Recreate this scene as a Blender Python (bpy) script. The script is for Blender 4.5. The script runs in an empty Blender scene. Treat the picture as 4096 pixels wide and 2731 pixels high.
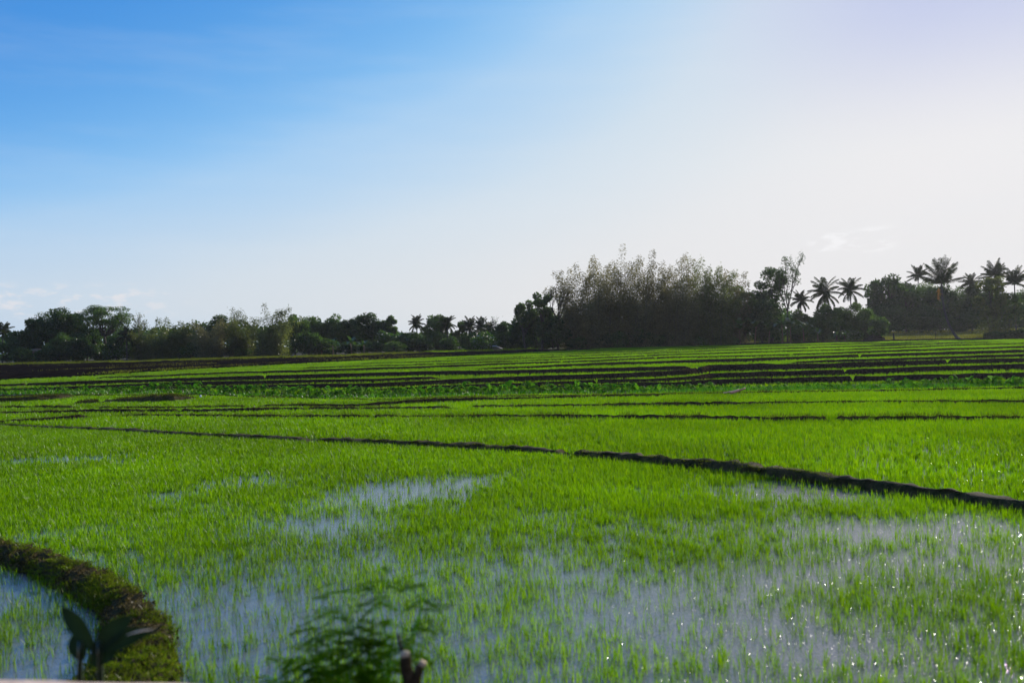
import bpy, math, random
import numpy as np
from mathutils import Matrix, Vector

R = math.radians
sc = bpy.context.scene
COL = sc.collection

# ------------------------------------------------------------------ camera
F = 3540.0                      # focal length in photo pixels (photo 4096 x 2731)
CAMZ = 3.2
HAZE = 0.0001
ROLL = math.atan(0.025)
cam_d = bpy.data.cameras.new("camera")
cam_d.sensor_width = 36.0
cam_d.lens = 36.0 * F / 4096.0
cam_d.clip_end = 8000
cam_d.clip_start = 0.05
cam = bpy.data.objects.new("camera", cam_d)
COL.objects.link(cam)
CM = Matrix.Rotation(R(90) - 0.0016, 3, 'X') @ Matrix.Rotation(-ROLL, 3, 'Z')
cam.matrix_world = Matrix.Translation((0, 0, CAMZ)) @ CM.to_4x4()
sc.camera = cam
cam_d.dof.use_dof = True
cam_d.dof.focus_distance = 45.0
cam_d.dof.aperture_fstop = 1.15
CMn = np.array(CM)


def ray(px, py):
    """direction through a photo pixel, scaled so that its y component is 1"""
    px = np.asarray(px, float); py = np.asarray(py, float)
    v = np.stack([(px - 2048) / F, (1365.5 - py) / F, -np.ones_like(px)], -1)
    d = v @ CMn.T
    return d / d[..., 1:2]


def project(P):
    P = np.asarray(P, float) - np.array([0, 0, CAMZ])
    c = P @ CMn
    return 2048 + F * c[:, 0] / -c[:, 2], 1365.5 - F * c[:, 1] / -c[:, 2]


def sstep(a, b, x):
    t = np.clip((x - a) / (b - a), 0, 1)
    return t * t * (3 - 2 * t)


def G(x, y):
    """height of the land"""
    x = np.asarray(x, float); y = np.asarray(y, float)
    z = np.where(y < 54, 0.0, 0.008 * (np.minimum(y, 180) - 54))
    z = z + sstep(28, 60, x) * 1.6 * sstep(183, 262, y)
    z = np.where(y < 7.6, 1.5 * np.clip((7.6 - y) / 3.4, 0, 1), z)
    return z


def on_ground(px, py, lift=0.0):
    px = np.asarray(px, float); py = np.asarray(py, float)
    d = ray(px, py)
    lo = np.full(px.shape, 6.0); hi = np.full(px.shape, 400.0)
    for _ in range(50):
        m = (lo + hi) / 2
        above = CAMZ + d[..., 2] * m > G(d[..., 0] * m, m) + lift
        lo = np.where(above, m, lo); hi = np.where(above, hi, m)
    m = (lo + hi) / 2
    return np.stack([d[..., 0] * m, m, CAMZ + d[..., 2] * m], -1)


# ------------------------------------------------------------------ helpers
def vnoise(x, y, scale, seed=0):
    """smooth value noise in 0..1"""
    x = np.asarray(x) * scale + seed * 17.3; y = np.asarray(y) * scale + seed * 9.1
    xi = np.floor(x).astype(np.int64); yi = np.floor(y).astype(np.int64)
    fx = x - xi; fy = y - yi
    fx = fx * fx * (3 - 2 * fx); fy = fy * fy * (3 - 2 * fy)

    def h(a, b):
        n = (a * 374761393 + b * 668265263 + seed * 974711) & 0x7fffffff
        n = ((n ^ (n >> 13)) * 1274126177) & 0x7fffffff
        return ((n ^ (n >> 16)) & 0xffff) / 65535.0
    return (h(xi, yi) * (1 - fx) + h(xi + 1, yi) * fx) * (1 - fy) + (h(xi, yi + 1) * (1 - fx) + h(xi + 1, yi + 1) * fx) * fy


def unit(v):
    return v / np.maximum(np.linalg.norm(v, axis=-1, keepdims=True), 1e-9)


class MB:
    """collects pieces of one mesh"""
    def __init__(self):
        self.v = []; self.q = []; self.t = []; self.tone = []; self.n = 0

    def add(self, v, quads=None, tris=None, tone=0.5):
        v = np.asarray(v, float).reshape(-1, 3)
        self.v.append(v)
        if quads is not None and len(quads): self.q.append(np.asarray(quads, np.int64) + self.n)
        if tris is not None and len(tris): self.t.append(np.asarray(tris, np.int64) + self.n)
        self.tone.append(np.broadcast_to(np.asarray(tone, float), (len(v),)).copy())
        self.n += len(v)

    def diamonds(self, base, d, side, L, W, tone, mid=0.42, cup=0.0):
        N = len(base)
        L = np.broadcast_to(np.asarray(L, float), (N,))[:, None]; W = np.broadcast_to(np.asarray(W, float), (N,))[:, None]
        a = base; b = base + d * L * mid + side * W / 2; c = base + d * L; e = base + d * L * mid - side * W / 2
        if cup:
            c = c + np.array([0, 0, -cup]) * L
        V = np.stack([a, b, c, e], 1).reshape(-1, 3)
        self.add(V, quads=np.arange(4 * N).reshape(N, 4), tone=np.repeat(np.broadcast_to(tone, (N,)), 4))

    def tube(self, pts, radii, sides=6, tone=0.5, cap=True):
        pts = np.asarray(pts, float); n = len(pts)
        radii = np.broadcast_to(np.asarray(radii, float), (n,))
        tan = unit(np.gradient(pts, axis=0))
        ref = np.array([0.0, 1.0, 0.0]) if abs(tan[0][1]) < 0.8 else np.array([1.0, 0, 0])
        s = unit(np.cross(tan, ref)); u = np.cross(s, tan)
        ang = np.linspace(0, 2 * math.pi, sides, endpoint=False)
        ring = pts[:, None, :] + radii[:, None, None] * (np.cos(ang)[None, :, None] * s[:, None, :] + np.sin(ang)[None, :, None] * u[:, None, :])
        i = np.arange(n - 1)[:, None] * sides; j = np.arange(sides)[None, :]; k = (j + 1) % sides
        q = np.stack([i + j, i + k, i + sides + k, i + sides + j], -1).reshape(-1, 4)
        V = ring.reshape(-1, 3); tris = None
        if cap:
            V = np.vstack([V, pts[-1]]); b = (n - 1) * sides
            tris = [(b + a, b + (a + 1) % sides, n * sides) for a in range(sides)]
        self.add(V, q, tris, tone)

    def build(self, name, mat, parent=None, smooth=False):
        me = mesh_of(name, np.vstack(self.v), np.vstack(self.q) if self.q else None, np.vstack(self.t) if self.t else None,
                     np.concatenate(self.tone), mat, smooth)
        return link(name, me, parent)


def mesh_of(name, V, quads, tris, tone, mat, smooth=False):
    me = bpy.data.meshes.new(name)
    nq = 0 if quads is None else len(quads); nt = 0 if tris is None else len(tris)
    me.vertices.add(len(V)); me.vertices.foreach_set("co", V.astype(np.float32).ravel())
    loops = []
    if nq: loops.append(quads.ravel())
    if nt: loops.append(tris.ravel())
    loops = np.concatenate(loops).astype(np.int32)
    me.loops.add(len(loops)); me.loops.foreach_set("vertex_index", loops)
    me.polygons.add(nq + nt)
    start = np.concatenate([np.arange(nq) * 4, nq * 4 + np.arange(nt) * 3]).astype(np.int32)
    me.polygons.foreach_set("loop_start", start)
    if smooth: me.polygons.foreach_set("use_smooth", np.ones(nq + nt, bool))
    me.update(calc_edges=True)
    if tone is not None:
        at = me.attributes.new("tone", 'FLOAT', 'POINT')
        at.data.foreach_set("value", np.asarray(tone, np.float32))
    if mat: me.materials.append(mat)
    return me


def link(name, me, parent=None):
    o = bpy.data.objects.new(name, me); COL.objects.link(o)
    if parent: o.parent = parent
    return o


def tag(o, label=None, cat=None, group=None, kind=None):
    if label: o["label"] = label
    if cat: o["category"] = cat
    if group: o["group"] = group
    if kind: o["kind"] = kind
    return o


def empty(name, loc, rz=0.0):
    o = bpy.data.objects.new(name, None); COL.objects.link(o)
    o.location = loc; o.rotation_euler = (0, 0, rz); o.empty_display_size = 0.3
    return o


# ------------------------------------------------------------------ materials
def new_mat(name):
    m = bpy.data.materials.new(name); m.use_nodes = True
    nt = m.node_tree; nt.nodes.clear()
    return m, nt, nt.nodes.new("ShaderNodeOutputMaterial")


def tone_color(nt, ca, cb, noise_scale=None, noise_amt=0.35):
    at = nt.nodes.new("ShaderNodeAttribute"); at.attribute_name = "tone"
    mix = nt.nodes.new("ShaderNodeMix"); mix.data_type = 'RGBA'
    mix.inputs[6].default_value = (*ca, 1); mix.inputs[7].default_value = (*cb, 1)
    nt.links.new(at.outputs["Fac"], mix.inputs[0])
    out = mix.outputs[2]
    if noise_scale:
        geo = nt.nodes.new("ShaderNodeNewGeometry")
        nz = nt.nodes.new("ShaderNodeTexNoise"); nz.inputs["Scale"].default_value = noise_scale; nz.inputs["Detail"].default_value = 3
        nt.links.new(geo.outputs["Position"], nz.inputs["Vector"])
        mr = nt.nodes.new("ShaderNodeMapRange"); mr.inputs[1].default_value = 0.3; mr.inputs[2].default_value = 0.7
        mr.inputs[3].default_value = 1 - noise_amt; mr.inputs[4].default_value = 1 + noise_amt
        nt.links.new(nz.outputs["Fac"], mr.inputs[0])
        mul = nt.nodes.new("ShaderNodeMix"); mul.data_type = 'RGBA'; mul.blend_type = 'MULTIPLY'; mul.inputs[0].default_value = 1
        nt.links.new(out, mul.inputs[6]); nt.links.new(mr.outputs[0], mul.inputs[7])
        out = mul.outputs[2]
    return out


def leaf_mat(name, ca, cb, trans=0.5, tmul=(1.6, 1.9, 0.7), gloss=0.06, rough=0.35, nscale=0.15, namt=0.3):
    m, nt, out = new_mat(name)
    col = tone_color(nt, ca, cb, nscale, namt)
    dif = nt.nodes.new("ShaderNodeBsdfDiffuse"); nt.links.new(col, dif.inputs[0])
    tr = nt.nodes.new("ShaderNodeBsdfTranslucent")
    mul = nt.nodes.new("ShaderNodeMix"); mul.data_type = 'RGBA'; mul.blend_type = 'MULTIPLY'; mul.inputs[0].default_value = 1
    mul.inputs[7].default_value = (*tmul, 1); nt.links.new(col, mul.inputs[6]); nt.links.new(mul.outputs[2], tr.inputs[0])
    mx = nt.nodes.new("ShaderNodeMixShader"); mx.inputs[0].default_value = trans
    nt.links.new(dif.outputs[0], mx.inputs[1]); nt.links.new(tr.outputs[0], mx.inputs[2])
    gl = nt.nodes.new("ShaderNodeBsdfGlossy"); gl.inputs["Roughness"].default_value = rough; gl.inputs[0].default_value = (1, 1, 1, 1)
    lw = nt.nodes.new("ShaderNodeLayerWeight"); lw.inputs[0].default_value = 0.25
    mg = nt.nodes.new("ShaderNodeMath"); mg.operation = 'MULTIPLY'; mg.inputs[1].default_value = gloss * 3
    nt.links.new(lw.outputs["Fresnel"], mg.inputs[0])
    m2 = nt.nodes.new("ShaderNodeMixShader"); nt.links.new(mg.outputs[0], m2.inputs[0])
    nt.links.new(mx.outputs[0], m2.inputs[1]); nt.links.new(gl.outputs[0], m2.inputs[2])
    nt.links.new(m2.outputs[0], out.inputs[0])
    return m


def solid_mat(name, ca, cb, nscale=4.0, rough=0.9, bump=0.0, bscale=20.0, spec=0.2, detail=6):
    m, nt, out = new_mat(name)
    geo = nt.nodes.new("ShaderNodeNewGeometry")
    nz = nt.nodes.new("ShaderNodeTexNoise"); nz.inputs["Scale"].default_value = nscale; nz.inputs["Detail"].default_value = detail
    nt.links.new(geo.outputs["Position"], nz.inputs["Vector"])
    rp = nt.nodes.new("ShaderNodeValToRGB"); rp.color_ramp.elements[0].position = 0.32; rp.color_ramp.elements[1].position = 0.68
    rp.color_ramp.elements[0].color = (*ca, 1); rp.color_ramp.elements[1].color = (*cb, 1)
    nt.links.new(nz.outputs["Fac"], rp.inputs[0])
    b = nt.nodes.new("ShaderNodeBsdfPrincipled"); b.inputs["Roughness"].default_value = rough
    b.inputs["Specular IOR Level"].default_value = spec
    nt.links.new(rp.outputs[0], b.inputs["Base Color"])
    if bump:
        n2 = nt.nodes.new("ShaderNodeTexNoise"); n2.inputs["Scale"].default_value = bscale; n2.inputs["Detail"].default_value = 5
        nt.links.new(geo.outputs["Position"], n2.inputs["Vector"])
        bp = nt.nodes.new("ShaderNodeBump"); bp.inputs["Strength"].default_value = bump; bp.inputs["Distance"].default_value = 0.05
        nt.links.new(n2.outputs["Fac"], bp.inputs["Height"]); nt.links.new(bp.outputs[0], b.inputs["Normal"])
    nt.links.new(b.outputs[0], out.inputs[0])
    return m


M = {}
M['rice'] = leaf_mat("rice_leaf", (0.052, 0.134, 0.001), (0.124, 0.206, 0.002), trans=0.58, tmul=(2.1, 2.2, 0.3), gloss=0.012, rough=0.45, nscale=0.16, namt=0.30)
M['taro'] = leaf_mat("taro_leaf", (0.02, 0.085, 0.006), (0.07, 0.14, 0.01), trans=0.55, tmul=(1.7, 2.2, 0.6), gloss=0.015, rough=0.45, nscale=0.6)
M['bamboo'] = leaf_mat("bamboo_leaf", (0.074, 0.076, 0.034), (0.165, 0.150, 0.075), trans=0.55, tmul=(1.6, 1.55, 1.0), gloss=0.012, nscale=0.12, namt=0.35)
M['bamboogreen'] = leaf_mat("bamboo_green_leaf", (0.050, 0.064, 0.022), (0.125, 0.130, 0.050), trans=0.5, tmul=(1.7, 1.9, 0.8), gloss=0.012, nscale=0.12, namt=0.35)
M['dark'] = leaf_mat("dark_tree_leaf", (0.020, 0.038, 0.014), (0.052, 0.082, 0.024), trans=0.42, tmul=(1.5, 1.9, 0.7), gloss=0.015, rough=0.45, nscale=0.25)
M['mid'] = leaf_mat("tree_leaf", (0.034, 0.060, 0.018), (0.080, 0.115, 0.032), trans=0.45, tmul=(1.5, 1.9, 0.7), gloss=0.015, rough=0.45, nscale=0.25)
M['bright'] = leaf_mat("bright_tree_leaf", (0.035, 0.075, 0.010), (0.080, 0.13, 0.018), trans=0.45, tmul=(1.4, 1.7, 0.6), gloss=0.06, rough=0.4, nscale=0.25)
M['palm'] = leaf_mat("palm_leaflet", (0.018, 0.030, 0.012), (0.05, 0.066, 0.022), trans=0.35, tmul=(1.3, 1.5, 0.7), gloss=0.035, rough=0.35, nscale=0.3)
M['dry'] = leaf_mat("dry_leaf", (0.09, 0.06, 0.025), (0.16, 0.12, 0.05), trans=0.4, tmul=(1.3, 1.1, 0.7), gloss=0.04, nscale=0.4)
M['yellow'] = leaf_mat("yellowing_frond", (0.16, 0.09, 0.01), (0.24, 0.14, 0.02), trans=0.45, tmul=(1.3, 1.1, 0.6), gloss=0.05)
M['banana'] = leaf_mat("banana_leaf", (0.03, 0.06, 0.015), (0.06, 0.10, 0.025), trans=0.4, tmul=(1.5, 1.8, 0.6), gloss=0.025, rough=0.3, nscale=0.6)
M['bundgrass'] = leaf_mat("bund_grass", (0.022, 0.028, 0.008), (0.075, 0.07, 0.02), trans=0.45, tmul=(1.5, 1.5, 0.6), gloss=0.008, nscale=0.5, namt=0.4)
M['verge'] = leaf_mat("verge_grass", (0.045, 0.062, 0.008), (0.11, 0.12, 0.02), trans=0.5, tmul=(1.5, 1.6, 0.6), gloss=0.006, nscale=0.12, namt=0.4)
M['meadow'] = leaf_mat("meadow_grass", (0.085, 0.095, 0.012), (0.18, 0.18, 0.03), trans=0.45, tmul=(1.3, 1.3, 0.7), gloss=0.05, nscale=0.12, namt=0.3)
M['fern'] = leaf_mat("roadside_leaf", (0.06, 0.15, 0.006), (0.15, 0.25, 0.012), trans=0.7, tmul=(2.4, 2.6, 0.4), gloss=0.004, nscale=3.0)
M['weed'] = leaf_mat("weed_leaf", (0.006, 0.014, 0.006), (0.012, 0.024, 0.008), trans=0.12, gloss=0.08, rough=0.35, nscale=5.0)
M['bark'] = solid_mat("bark", (0.03, 0.024, 0.018), (0.085, 0.07, 0.055), 6.0, 0.95, 0.6, 12)
M['darkbark'] = solid_mat("dark_bark", (0.03, 0.024, 0.014), (0.085, 0.06, 0.036), 30.0, 1.0, 0.8, 60, spec=0.0)
M['palmbark'] = solid_mat("palm_bark", (0.035, 0.032, 0.03), (0.08, 0.075, 0.068), 5.0, 0.95, 0.6, 12)
M['culm'] = solid_mat("bamboo_culm", (0.05, 0.05, 0.025), (0.12, 0.11, 0.055), 3.0, 0.5)
M['soil'] = solid_mat("bund_soil", (0.010, 0.007, 0.005), (0.055, 0.038, 0.026), 7.0, 1.0, 1.0, 18, spec=0.0, detail=9)
M['mossysoil'] = solid_mat("mossy_bund_soil", (0.016, 0.022, 0.006), (0.075, 0.055, 0.026), 5.5, 0.95, 1.0, 26, spec=0.1, detail=9)
M['bananastem'] = solid_mat("banana_stem", (0.07, 0.05, 0.03), (0.16, 0.10, 0.055), 3.0, 0.6)
M['concrete'] = solid_mat("kerb_concrete", (0.40, 0.30, 0.24), (0.55, 0.43, 0.36), 9.0, 0.9, 0.3, 60)
M['asphalt'] = solid_mat("asphalt", (0.04, 0.04, 0.042), (0.06, 0.06, 0.06), 30.0, 0.9)
M['pole'] = solid_mat("dry_pole", (0.38, 0.25, 0.19), (0.52, 0.38, 0.30), 5.0, 0.7)
M['polered'] = solid_mat("reddish_pole", (0.34, 0.14, 0.10), (0.48, 0.24, 0.18), 5.0, 0.7)
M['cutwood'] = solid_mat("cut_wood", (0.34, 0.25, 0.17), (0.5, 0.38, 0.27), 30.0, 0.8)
M['white'] = solid_mat("white_scrap", (0.7, 0.7, 0.7), (0.8, 0.8, 0.8), 5.0, 0.6)
M['pinkwall'] = solid_mat("pink_wall", (0.42, 0.24, 0.24), (0.52, 0.32, 0.31), 2.0, 0.9)
M['bluewall'] = solid_mat("blue_grey_wall", (0.14, 0.18, 0.23), (0.2, 0.25, 0.3), 2.0, 0.9)
M['tin'] = solid_mat("tin_roof", (0.12, 0.11, 0.10), (0.22, 0.2, 0.18), 3.0, 0.5, spec=0.4)
M['darkglass'] = solid_mat("dark_window", (0.01, 0.01, 0.012), (0.02, 0.02, 0.025), 2.0, 0.15, spec=0.5)
M['strawwall'] = solid_mat("woven_wall", (0.10, 0.07, 0.045), (0.17, 0.12, 0.08), 6.0, 0.9)


def water_mat():
    m, nt, out = new_mat("paddy_water")
    geo = nt.nodes.new("ShaderNodeNewGeometry")
    b = nt.nodes.new("ShaderNodeBsdfPrincipled")
    b.inputs["Base Color"].default_value = (0.12, 0.118, 0.11, 1)
    b.inputs["Roughness"].default_value = 0.07; b.inputs["IOR"].default_value = 1.7
    b.inputs["Specular IOR Level"].default_value = 0.8
    n1 = nt.nodes.new("ShaderNodeTexNoise"); n1.inputs["Scale"].default_value = 30.0; n1.inputs["Detail"].default_value = 2
    n2 = nt.nodes.new("ShaderNodeTexNoise"); n2.inputs["Scale"].default_value = 2.2; n2.inputs["Detail"].default_value = 2
    for n in (n1, n2): nt.links.new(geo.outputs["Position"], n.inputs["Vector"])
    b1 = nt.nodes.new("ShaderNodeBump"); b1.inputs["Strength"].default_value = 1.0; b1.inputs["Distance"].default_value = 0.007
    b2 = nt.nodes.new("ShaderNodeBump"); b2.inputs["Strength"].default_value = 1.0; b2.inputs["Distance"].default_value = 0.008
    nt.links.new(n1.outputs["Fac"], b1.inputs["Height"]); nt.links.new(n2.outputs["Fac"], b2.inputs["Height"])
    nt.links.new(b2.outputs[0], b1.inputs["Normal"]); nt.links.new(b1.outputs[0], b.inputs["Normal"])
    nt.links.new(b.outputs[0], out.inputs[0])
    return m


M['water'] = water_mat()

# ------------------------------------------------------------------ sun and sky
SUN_AZ, SUN_EL = R(37), R(20)
sdir = Vector((math.sin(SUN_AZ) * math.cos(SUN_EL), math.cos(SUN_AZ) * math.cos(SUN_EL), math.sin(SUN_EL)))
sl = bpy.data.lights.new("sun", 'SUN'); sl.energy = 5.0; sl.angle = R(0.53); sl.color = (1.0, 0.93, 0.82)
so = bpy.data.objects.new("sun", sl); COL.objects.link(so)
so.rotation_euler = (-sdir).to_track_quat('-Z', 'Y').to_euler(); so.location = (60, 90, 60)


def build_world():
    w = bpy.data.worlds.new("World"); sc.world = w; w.use_nodes = True
    nt = w.node_tree; nt.nodes.clear()
    N = nt.nodes.new; Lk = nt.links.new
    out = N("ShaderNodeOutputWorld"); bg = N("ShaderNodeBackground"); bg.inputs[1].default_value = 0.12
    sky = N("ShaderNodeTexSky"); sky.sky_type = 'NISHITA'; sky.sun_disc = False
    sky.sun_elevation = SUN_EL; sky.sun_rotation = SUN_AZ
    sky.air_density = 1.0; sky.dust_density = 0.6; sky.ozone_density = 3.0; sky.altitude = 0

    def math_(op, a, b=None):
        n = N("ShaderNodeMath"); n.operation = op
        for i, s in enumerate((a, b)):
            if s is None: continue
            if isinstance(s, (int, float)): n.inputs[i].default_value = s
            else: Lk(s, n.inputs[i])
        return n.outputs[0]

    def mrange(v, a, b, c=0.0, d=1.0):
        n = N("ShaderNodeMapRange"); n.interpolation_type = 'SMOOTHSTEP'
        n.inputs[1].default_value = a; n.inputs[2].default_value = b; n.inputs[3].default_value = c; n.inputs[4].default_value = d
        Lk(v, n.inputs[0]); return n.outputs[0]
    def mrange_lin(v, a, b):
        n = N("ShaderNodeMapRange"); n.inputs[1].default_value = a; n.inputs[2].default_value = b; Lk(v, n.inputs[0]); return n.outputs[0]
    tc = N("ShaderNodeTexCoord"); sx = N("ShaderNodeSeparateXYZ"); Lk(tc.outputs["Generated"], sx.inputs[0])
    az = math_('ARCTAN2', sx.outputs[0], sx.outputs[1]); el = math_('ARCSINE', sx.outputs[2])
    # the camera's response: the physical sky's brightness mapped to the exposed tones of the photograph
    sg = N("ShaderNodeSeparateColor"); Lk(sky.outputs[0], sg.inputs[0])
    rp = N("ShaderNodeValToRGB"); Lk(mrange_lin(sg.outputs[1], 1.5, 13.5), rp.inputs[0])
    stops = [(1.5, (48, 122, 208)), (2.6, (70, 148, 226)), (3.5, (122, 186, 240)), (4.2, (164, 206, 243)), (5.9, (212, 226, 236)), (9.0, (234, 234, 236)), (13.5, (237, 236, 238))]
    cr = rp.color_ramp; cr.interpolation = 'B_SPLINE'
    while len(cr.elements) < len(stops): cr.elements.new(0.5)
    for e, (g, c) in zip(cr.elements, stops):
        e.position = (g - 1.5) / 12.0
        e.color = tuple(((v / 255 + .055) / 1.055) ** 2.4 for v in c) + (1,)
    gain = N("ShaderNodeVectorMath"); gain.operation = 'SCALE'; gain.inputs[3].default_value = 1 / 0.12
    Lk(rp.outputs[0], gain.inputs[0])

    def band(v, a0, a1, b0, b1):
        return math_('MULTIPLY', mrange(v, a0, a1), mrange(v, b0, b1, 1.0, 0.0))

    def cloud(scale, sy, lo, hi, seed, detail=5):
        cx = N("ShaderNodeCombineXYZ"); Lk(az, cx.inputs[0]); Lk(math_('MULTIPLY', el, sy), cx.inputs[1]); cx.inputs[2].default_value = seed
        nz = N("ShaderNodeTexNoise"); nz.inputs["Scale"].default_value = scale; nz.inputs["Detail"].default_value = detail
        nz.inputs["Roughness"].default_value = 0.55
        Lk(cx.outputs[0], nz.inputs["Vector"]); return mrange(nz.outputs["Fac"], lo, hi)
    # small cumulus puffs low above the trees on the left
    c1 = math_('MULTIPLY', cloud(42, 2.4, 0.50, 0.66, 3.1),
               math_('MULTIPLY', band(az, R(-60), R(-40), R(-24), R(-19)), band(el, R(1.6), R(2.4), R(3.3), R(4.2))))
    # a thin bright wisp right of centre
    c2 = math_('MULTIPLY', cloud(46, 3.2, 0.46, 0.64, 8.4),
               math_('MULTIPLY', band(az, R(18.2), R(19.4), R(22.6), R(24)), band(el, R(4.5), R(5.1), R(5.8), R(6.5))))
    # pale haze thickening towards the horizon
    c0 = mrange(el, R(-1), R(11), 1.0, 0.0)
    # lens vignetting painted into the sky as a lavender tint high on the right
    c4 = math_('MULTIPLY', mrange(el, R(10), R(20)), mrange(az, R(8), R(26)))
    # high thin veil
    c3 = math_('MULTIPLY', cloud(3.6, 6.5, 0.40, 0.72, 1.7, 8), band(el, R(1), R(6), R(17), R(32)))
    mixn = []
    src = gain.outputs[0]
    for fac, amt, col in ((c0, 0.42, (5.9, 5.75, 5.65)), (c3, 0.10, (6.4, 6.8, 7.2)), (c4, 0.85, (4.2, 4.75, 6.9)), (c1, 0.55, (7.2, 6.8, 6.8)), (c2, 0.32, (8.6, 8.6, 8.8))):
        mx = N("ShaderNodeMix"); mx.data_type = 'RGBA'; mx.inputs[7].default_value = (*col, 1)
        Lk(math_('MULTIPLY', fac, amt), mx.inputs[0]); Lk(src, mx.inputs[6]); src = mx.outputs[2]
    Lk(src, bg.inputs[0]); Lk(bg.outputs[0], out.inputs[0])


build_world()
sc.view_settings.view_transform = 'Standard'; sc.view_settings.look = 'None'
sc.view_settings.exposure = 0.0; sc.view_settings.gamma = 1.0

# ------------------------------------------------------------------ land
def grid_sheet(name, xs, ys, zf, mat, smooth=True, tone=None):
    X, Y = np.meshgrid(xs, ys); Z = zf(X, Y)
    V = np.stack([X, Y, Z], -1).reshape(-1, 3); nx = len(xs); ny = len(ys)
    i = np.arange(ny - 1)[:, None] * nx + np.arange(nx - 1)[None, :]
    q = np.stack([i, i + 1, i + nx + 1, i + nx], -1).reshape(-1, 4)
    return link(name, mesh_of(name, V, q, None, np.full(len(V), 0.5), mat, smooth))


M['ground'] = solid_mat("ground_soil", (0.03, 0.026, 0.014), (0.06, 0.055, 0.024), 0.8, 0.95, 0.4, 8)
xs = np.concatenate([np.linspace(-640, -160, 10), np.linspace(-150, 150, 101), np.linspace(160, 640, 10)])
ys = np.concatenate([[-80, -40, -12, 0, 2, 4.2, 4.7, 5.2, 6, 7, 7.6, 8.4], np.linspace(10, 54, 12), np.linspace(58, 300, 62), np.linspace(320, 640, 8)])
tag(grid_sheet("ground", xs, ys, G, M['ground']), kind="structure", label="flat farmland soil reaching back under the trees")

ysw = np.concatenate([np.linspace(7.5, 54, 24), np.linspace(58, 174, 30)])
xsw = np.linspace(-170, 170, 69)
tag(grid_sheet("water", xsw, ysw, lambda x, y: np.where(y < 7.6, 0, G(x, y)) + 0.03, M['water']), kind="structure",
    label="still shallow water flooding the rice paddies")

# ploughed, fallow strip on the left in front of the trees
PL_LO = np.array([(-900, 1548), (-200, 1527), (0, 1523), (300, 1510), (600, 1491), (1000, 1468), (1300, 1452), (1900, 1424), (2150, 1410), (2400, 1400)])
PL_HI = np.array([(-900, 1488), (-200, 1466), (0, 1462), (300, 1457), (600, 1450), (1000, 1438), (1300, 1431), (1700, 1414), (2150, 1403), (2400, 1399)])


def strip_mesh(name, lo, hi, nx, ny, lift, mat, rough=0.0, seed=0):
    px = np.linspace(lo[0][0], lo[-1][0], nx)
    a = on_ground(px, np.interp(px, lo[:, 0], lo[:, 1])); b = on_ground(px, np.interp(px, hi[:, 0], hi[:, 1]))
    t = np.linspace(0, 1, ny)[:, None, None]
    P = a[None] * (1 - t) + b[None] * t
    P[..., 2] = G(P[..., 0], P[..., 1]) + lift + rough * (vnoise(P[..., 0], P[..., 1], 0.9, seed) * vnoise(P[..., 0] * 0.25, P[..., 1], 1.1, seed + 1) * 1.6
                                                         + 0.35 * np.sin(P[..., 1] * 2.1 + 1.5 * vnoise(P[..., 0], P[..., 1], 0.2, seed + 2)))
    i = np.arange(ny - 1)[:, None] * nx + np.arange(nx - 1)[None, :]
    q = np.stack([i, i + 1, i + nx + 1, i + nx], -1).reshape(-1, 4)
    return link(name, mesh_of(name, P.reshape(-1, 3), q, None, np.full(nx * ny, 0.5), mat))


M['plough'] = solid_mat("ploughed_soil", (0.003, 0.0026, 0.0026), (0.014, 0.010, 0.009), 1.1, 1.0, 0.8, 6, spec=0.0)
tag(strip_mesh("ploughed_field", PL_LO, PL_HI, 420, 60, 0.10, M['plough'], rough=0.22, seed=4), kind="structure",
    label="bare dark ploughed field strip in front of the distant trees")

# ------------------------------------------------------------------ bunds
BUNDS = []            # (toe x, toe y, width) for keeping rice off them


def lin(pts, px):
    p = np.array(pts, float)
    return np.interp(px, p[:, 0], p[:, 1]), np.interp(px, p[:, 0], p[:, 2])


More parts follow.
